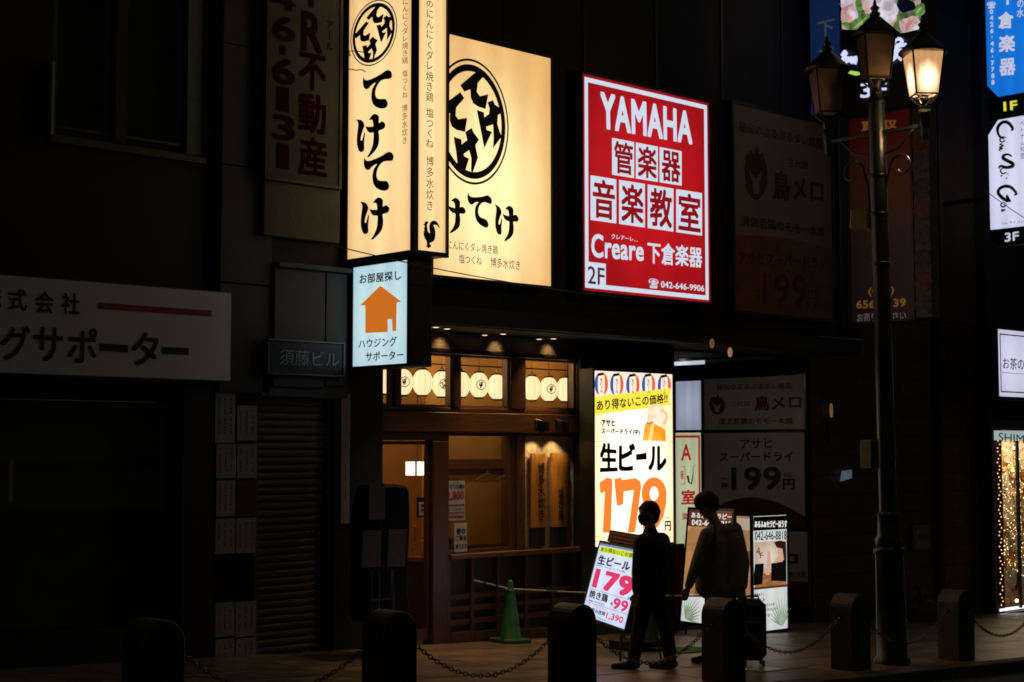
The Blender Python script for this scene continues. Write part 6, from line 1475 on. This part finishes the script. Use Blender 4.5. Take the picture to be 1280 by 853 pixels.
# ================================================================== PEOPLE
def caps(chains, vox, name, m_, parent, sub=0, pull=1.0):
    """one continuous surface from tapered limbs: chains = [((p, r), (p, r), ...)], remeshed and smoothed"""
    mb = MB()
    for ch in chains:
        for (p0, r0), (p1, r1) in zip(ch, ch[1:]):
            p0, p1 = Vector(p0), Vector(p1); n = 7; pts = []; rr = []
            d = (p1-p0); L = d.length; d = d.normalized() if L > 1e-6 else Vector((0, 0, 1))
            for k in range(4): a = pi/2*(1-k/4); pts.append(p0-d*r0*sin(a)*.999); rr.append(max(1e-3, r0*cos(a)))
            pts.append(p0); rr.append(r0); pts.append(p1); rr.append(r1)
            for k in range(1, 5): a = pi/2*k/4; pts.append(p1+d*r1*sin(a)*.999); rr.append(max(1e-3, r1*cos(a)))
            mb.tube(pts, rr, 12)
    o = mb.build(name, m_, parent)
    md = o.modifiers.new('r', 'REMESH'); md.mode = 'VOXEL'; md.voxel_size = vox; md.use_smooth_shade = True
    s_ = o.modifiers.new('s', 'SMOOTH'); s_.iterations = 3 if vox < .012 else 9; s_.factor = .5
    bpy.context.view_layer.update(); dg = bpy.context.evaluated_depsgraph_get()
    me = bpy.data.meshes.new_from_object(o.evaluated_get(dg)); o.modifiers.clear(); o.data = me
    for p in me.polygons: p.use_smooth = True
    return o
SKIN = mat('skin', (.42, .25, .17), .5, var=.08, bump=.02); HAIR = mat('black_hair', (.008, .007, .007), .7, bump=.6, bscale=80)
class Fig:
    """joints by pixel on an upright plane facing across the pavement, plus depth towards the viewer"""
    def __init__(s, foot):
        s.g = Vector(foot); s.P = Plane(s.g, (cos(YAW), -sin(YAW), 0), (0, 0, 1))
    def j(s, px, py, n=0): u, v = s.P.uv(px, py); return s.P.at(u, v, n)
def hand(F, w_, dirn, side, curl=.5, s_=1.0):
    """palm, four fingers and a thumb as chains from the wrist; dirn = pointing direction, side = thumb side"""
    d = Vector(dirn).normalized(); t = Vector(side); t = (t-d*t.dot(d)).normalized(); n = d.cross(t); ch = []
    pc = w_+d*.045*s_
    for k, (o_, L) in enumerate(((.027, .070), (.009, .080), (-.009, .075), (-.026, .060))):
        b_ = w_+d*.085*s_+t*o_*s_; ch.append(((w_+t*o_*.5*s_, .017*s_), (b_, .0115*s_)))
        a = b_+(d*cos(curl*.6)+n*sin(curl*.6))*L*.45*s_; e = a+(d*cos(curl*1.8)+n*sin(curl*1.8))*L*.35*s_; f_ = e+(d*cos(curl*2.8)+n*sin(curl*2.8))*L*.25*s_
        ch.append(((b_, .0100*s_), (a, .0090*s_), (e, .0082*s_), (f_, .0070*s_)))
    tb_ = w_+d*.03*s_+t*.03*s_; ch.append(((w_+d*.01*s_, .016*s_), (tb_, .014*s_), (tb_+(d*.7+t*.5+n*.3).normalized()*.038*s_, .011*s_), (tb_+(d*.95+t*.2+n*.5).normalized()*.066*s_, .009*s_)))
    return ch
# ---- person 1, walking to the left
g1 = G(806, 836); F = Fig(g1); j = F.j
L_ = -F.P.u                                        # walking direction: to the left of the picture
p1 = thing('person', 'person in black jacket and face mask walking left past the lit price board', 'person', g1)
hc = j(810.5, 643)
fwd = (L_*.93+F.P.n*.36).normalized(); rgt = Vector((0, 0, 1)).cross(fwd)
sk = lambda a, b_, c: hc+fwd*a+rgt*b_+Vector((0, 0, c))
hip = j(811, 733); chest = j(812, 690); nb_ = j(813, 662)
shl = j(800, 676, .12); shr = j(829, 676, -.10); elL = j(795, 710, .16); haL = j(794, 740, .17); elR = j(838, 708, -.10); haR = j(824, 727, .05)
hipL = j(805, 742, .07); hipR = j(818, 742, -.07); knL = j(799, 782, .10); knR = j(832, 782, -.06); anL = j(790, 829, .10); anR = j(839, 827, -.08)
def headchains(sk, s_=1.0):
    S = s_
    return [((sk(-.015*S, 0, .035*S), .088*S), (sk(.015*S, 0, .02*S), .082*S)), ((sk(.02*S, 0, -.03*S), .068*S), (sk(.035*S, 0, -.075*S), .042*S)),
            ((sk(.085*S, 0, -.005*S), .014*S), (sk(.103*S, 0, -.03*S), .016*S)), ((sk(.082*S, -.012, -.06*S), .012*S), (sk(.082*S, .012, -.06*S), .012*S)), ((sk(.075*S, 0, -.095*S), .02*S), (sk(.05*S, 0, -.09*S), .03*S)),
            ((sk(-.01*S, .083*S, -.005*S), .018*S), (sk(-.01*S, .086*S, -.035*S), .014*S)), ((sk(-.01*S, -.083*S, -.005*S), .018*S), (sk(-.01*S, -.086*S, -.035*S), .014*S)),
            ((sk(.088*S, .032*S, .03*S), .010*S), (sk(.088*S, -.032*S, .03*S), .010*S)), ((sk(-.01*S, 0, -.06*S), .055*S), (nb_, .06*S))]
ch = headchains(sk)+[((nb_, .06), (chest, .09)), ((chest, .10), (hip, .10)), ((shl, .05), (elL, .036), (haL, .024)), ((shr, .05), (elR, .036), (haR, .024)),
      ((hipL, .07), (knL, .05), (anL, .035)), ((hipR, .07), (knR, .05), (anR, .035)), ((anL, .035), (anL+L_*.12-Vector((0, 0, .05)), .03)), ((anR, .035), (anR+L_*.12-Vector((0, 0, .03)), .03))]
ch += hand(F, haL, Vector((0, 0, -1))+L_*.2, L_, .5)+hand(F, haR, L_+Vector((0, 0, -.5)), Vector((0, 0, 1)), .6)
caps(ch, .0085, 'body', SKIN, p1)
JB = mat('black_jacket', (.014, .013, .015), .75, var=.3, bump=.5, bscale=18); TRB = mat('dark_trousers', (.012, .012, .014), .8, bump=.4, bscale=20); SHB = mat('dark_shoes', (.02, .018, .017), .4)
bk = lambda p, a: p-fwd*a
jk = [((nb_+Vector((0, 0, -.02)), .072), (nb_+Vector((0, 0, -.06)), .10)), ((shl.lerp(shr, .12), .085), (shl.lerp(shr, .88), .085)), ((j(806, 684, .03), .125), (j(806, 735, .04), .135)), ((j(820, 684, -.03), .13), (j(819, 735, -.03), .14)), ((j(812, 740), .14), (j(812, 742), .145)),
      ((shl, .078), (elL, .060), (haL.lerp(elL, .12), .050)), ((shr, .082), (elR, .066), (haR.lerp(elR, .16), .050)), ((bk(chest, .05), .12), (bk(hip, .03), .13)), ((nb_+Vector((0, 0, .0)), .066), (nb_+Vector((0, 0, -.03)), .085))]
caps(jk, .015, 'jacket', JB, p1)
tr_ = [((j(812, 738), .125), (j(812, 745), .12)), ((hipL, .10), (knL, .082), (anL+Vector((0, 0, .03)), .068)), ((hipR, .105), (knR, .085), (anR+Vector((0, 0, .03)), .070))]
caps(tr_, .015, 'trousers', TRB, p1)
for a in (anL, anR):
    gx = gz(a.x); b_ = Vector((a.x, a.y, max(gx+.05, a.z-.06)))
    caps([((b_-L_*.03, .05), (b_+L_*.10-Vector((0, 0, .01)), .045)), ((b_+L_*.10-Vector((0, 0, .01)), .045), (b_+L_*.19-Vector((0, 0, .02)), .036))], .010, 'shoe', SHB, p1)
hr_ = [((sk(-.03, 0, .05), .092), (sk(.0, 0, .055), .090)), ((sk(-.045, 0, .02), .090), (sk(-.05, 0, -.035), .070)), ((sk(.045, .03, .055), .045), (sk(.055, -.03, .055), .042)), ((sk(-.02, .07, .02), .035), (sk(-.03, .075, -.015), .022)), ((sk(-.02, -.07, .02), .035), (sk(-.03, -.075, -.015), .022))]
caps(hr_, .010, 'hair', HAIR, p1)
caps([((sk(.075, 0, -.03), .045), (sk(.07, 0, -.065), .042)), ((sk(.04, .05, -.04), .03), (sk(.06, .03, -.05), .036)), ((sk(.04, -.05, -.04), .03), (sk(.06, -.03, -.05), .036))], .009, 'face_mask', mat('dark_mask', (.06, .055, .055), .9), p1)

# ---- person 2, grey sweatshirt, looking down, with bottle, backpack and suitcase
g2 = G(893, 829); F = Fig(g2); j = F.j; L_ = -F.P.u
p2 = thing('person', 'person in grey sweatshirt with a black backpack looking down beside a dark suitcase', 'person', g2)
hc = j(883.5, 632); fwd = (L_*.90+F.P.n*.30-Vector((0, 0, .45))).normalized(); rgt = Vector((0, 0, 1)).cross(fwd).normalized(); upv = fwd.cross(rgt)*1
if upv.z < 0: upv = -upv
sk = lambda a, b_, c: hc+fwd*a+rgt*b_+upv*c
nb_ = j(894, 655); chest = j(900, 685); hip = j(900, 740)
shl = j(882, 668, .14); shr = j(919, 664, -.12); elL = j(868, 703, .20); haL = j(857, 733, .22); elR = j(929, 704, -.06); haR = j(928, 736, .02)
hipL = j(891, 745, .07); hipR = j(907, 745, -.07); knL = j(888, 785, .08); knR = j(908, 785, -.06); anL = j(887, 822, .08); anR = j(910, 822, -.06)
ch = headchains(sk, 1.02)+[((nb_, .06), (chest, .10)), ((chest, .11), (hip, .10)), ((shl, .05), (elL, .038), (haL, .026)), ((shr, .05), (elR, .038), (haR, .026)),
      ((hipL, .07), (knL, .05), (anL, .035)), ((hipR, .07), (knR, .05), (anR, .035))]
dn = Vector((0, 0, -1))
ch += hand(F, haL, dn+L_*.3, L_, .5)+hand(F, haR, dn, L_, .9)
caps(ch, .0085, 'body', SKIN, p2)
SW = mat('grey_sweatshirt', (.15, .135, .105), .9, var=.15, scale=8, bump=.5, bscale=24)
jk = [((nb_+dn*.03, .085), (nb_+dn*.08, .12)), ((shl.lerp(shr, .08), .088), (shl.lerp(shr, .92), .095)), ((j(889, 682, .06), .165), (j(887, 730, .06), .17)), ((j(911, 682, -.05), .165), (j(912, 730, -.03), .175)), ((j(899, 735), .17), (j(900, 742), .165)),
      ((shl, .085), (elL, .068), (haL.lerp(elL, .10), .048)), ((shr, .10), (elR, .082), (haR.lerp(elR, .12), .056))]
caps(jk, .015, 'sweatshirt', SW, p2)
caps([((j(900, 736), .12), (j(900, 748), .12)), ((hipL, .10), (knL, .08), (anL, .07)), ((hipR, .105), (knR, .085), (anR, .07))], .015, 'trousers', TRB, p2)
for a in (anL, anR):
    b_ = Vector((a.x, a.y, gz(a.x)+.05)); caps([((b_-L_*.03, .05), (b_+L_*.10, .045)), ((b_+L_*.10, .045), (b_+L_*.18-Vector((0, 0, .01)), .035))], .010, 'shoe', SHB, p2)
caps([((sk(-.03, 0, .055), .105), (sk(.025, 0, .06), .10)), ((sk(-.06, 0, .02), .095), (sk(-.065, 0, -.04), .070)), ((sk(.075, .03, .055), .045), (sk(.085, -.03, .03), .035)), ((sk(-.0, .075, .02), .04), (sk(-.02, .08, -.03), .024)), ((sk(-.0, -.075, .02), .04), (sk(-.02, -.08, -.03), .024))], .010, 'hair', HAIR, p2)
BP = mat('black_backpack', (.010, .010, .011), .6, bump=.4)
bpk = thing('backpack', 'black backpack worn on the back of the person in the grey sweatshirt', 'backpack', j(922, 700, -.2))
caps([((j(925, 672, -.16), .07), (j(929, 712, -.16), .085)), ((j(917, 676, -.24), .08), (j(921, 714, -.24), .09))], .012, 'pack', BP, bpk)
for a, c in ((0, .0), (1, 0)):
    sh = shr if a == 0 else shl.lerp(shr, .25)
    MB().tube([sh+dn*.28+F.P.n*.17+L_*.03, sh+dn*.12+F.P.n*.16+L_*.02, sh+Vector((0, 0, .085))+F.P.n*.06, sh+Vector((0, 0, .09))-F.P.n*.05, sh+dn*.05-F.P.n*.13-L_*.10], .02, 8).build('strap', BP, bpk, smooth=True)
bo = thing('green_bottle', 'green drink bottle held in the lowered right hand of the person with the suitcase', 'bottle', haR+dn*.12)
c = haR+dn*.10+F.P.n*.03+L_*.03
MB().lathe((c.x, c.y, 0), [(.028, c.z-.11), (.033, c.z-.10), (.033, c.z+.04), (.026, c.z+.07), (.014, c.z+.10), (.014, c.z+.12)], 14).build('bottle_body', mat('green_plastic', (.10, .30, .10), .25), bo, smooth=True)
MB().lathe((c.x, c.y, 0), [(.016, c.z+.121), (.016, c.z+.14)], 12).build('cap', mat('cap_pale', (.4, .45, .35)), bo)
# suitcase
sx = G(940, 832); su = thing('suitcase', 'black soft suitcase standing at the right side of the person in grey', 'suitcase', sx)
Fs = Plane(sx+Vector((0, 0, 0)), (cos(YAW), -sin(YAW), 0), (0, 0, 1)); q0, q1 = Fs.uv(925, 795)[0], Fs.uv(957, 795)[0]; zt_ = Fs.uv(940, 749)[1]
m = MB().pbox(Fs, q0, q1, .06, zt_, -.14, .12); m.build('shell', mat('black_nylon', (.012, .012, .013), .6, bump=.4), su, bevel=.06)
m = MB().pbox(Fs, q0+.03, q1-.03, .12, zt_-.22, .121, .165); m.build('front_pocket', mat('black_nylon', (.012, .012, .013)), su, bevel=.02)
MB().tube([Fs.at((q0+q1)/2-.07, zt_-.005), Fs.at((q0+q1)/2-.06, zt_+.03), Fs.at((q0+q1)/2+.06, zt_+.03), Fs.at((q0+q1)/2+.07, zt_-.005)], .012, 6).build('handle', BLACK, su, smooth=True)
for a in (q0+.04, q1-.04):
    for b_ in (-.1, .08): MB().tube([Fs.at(a-.012, .035, b_), Fs.at(a+.012, .035, b_)], .035, 10).build('wheel', mat('wheel_black', (.02, .02, .02), .4), su)
bpy.data.objects.remove(_fo)
for o in bpy.data.objects:
    if '_o' in o: del o['_o']
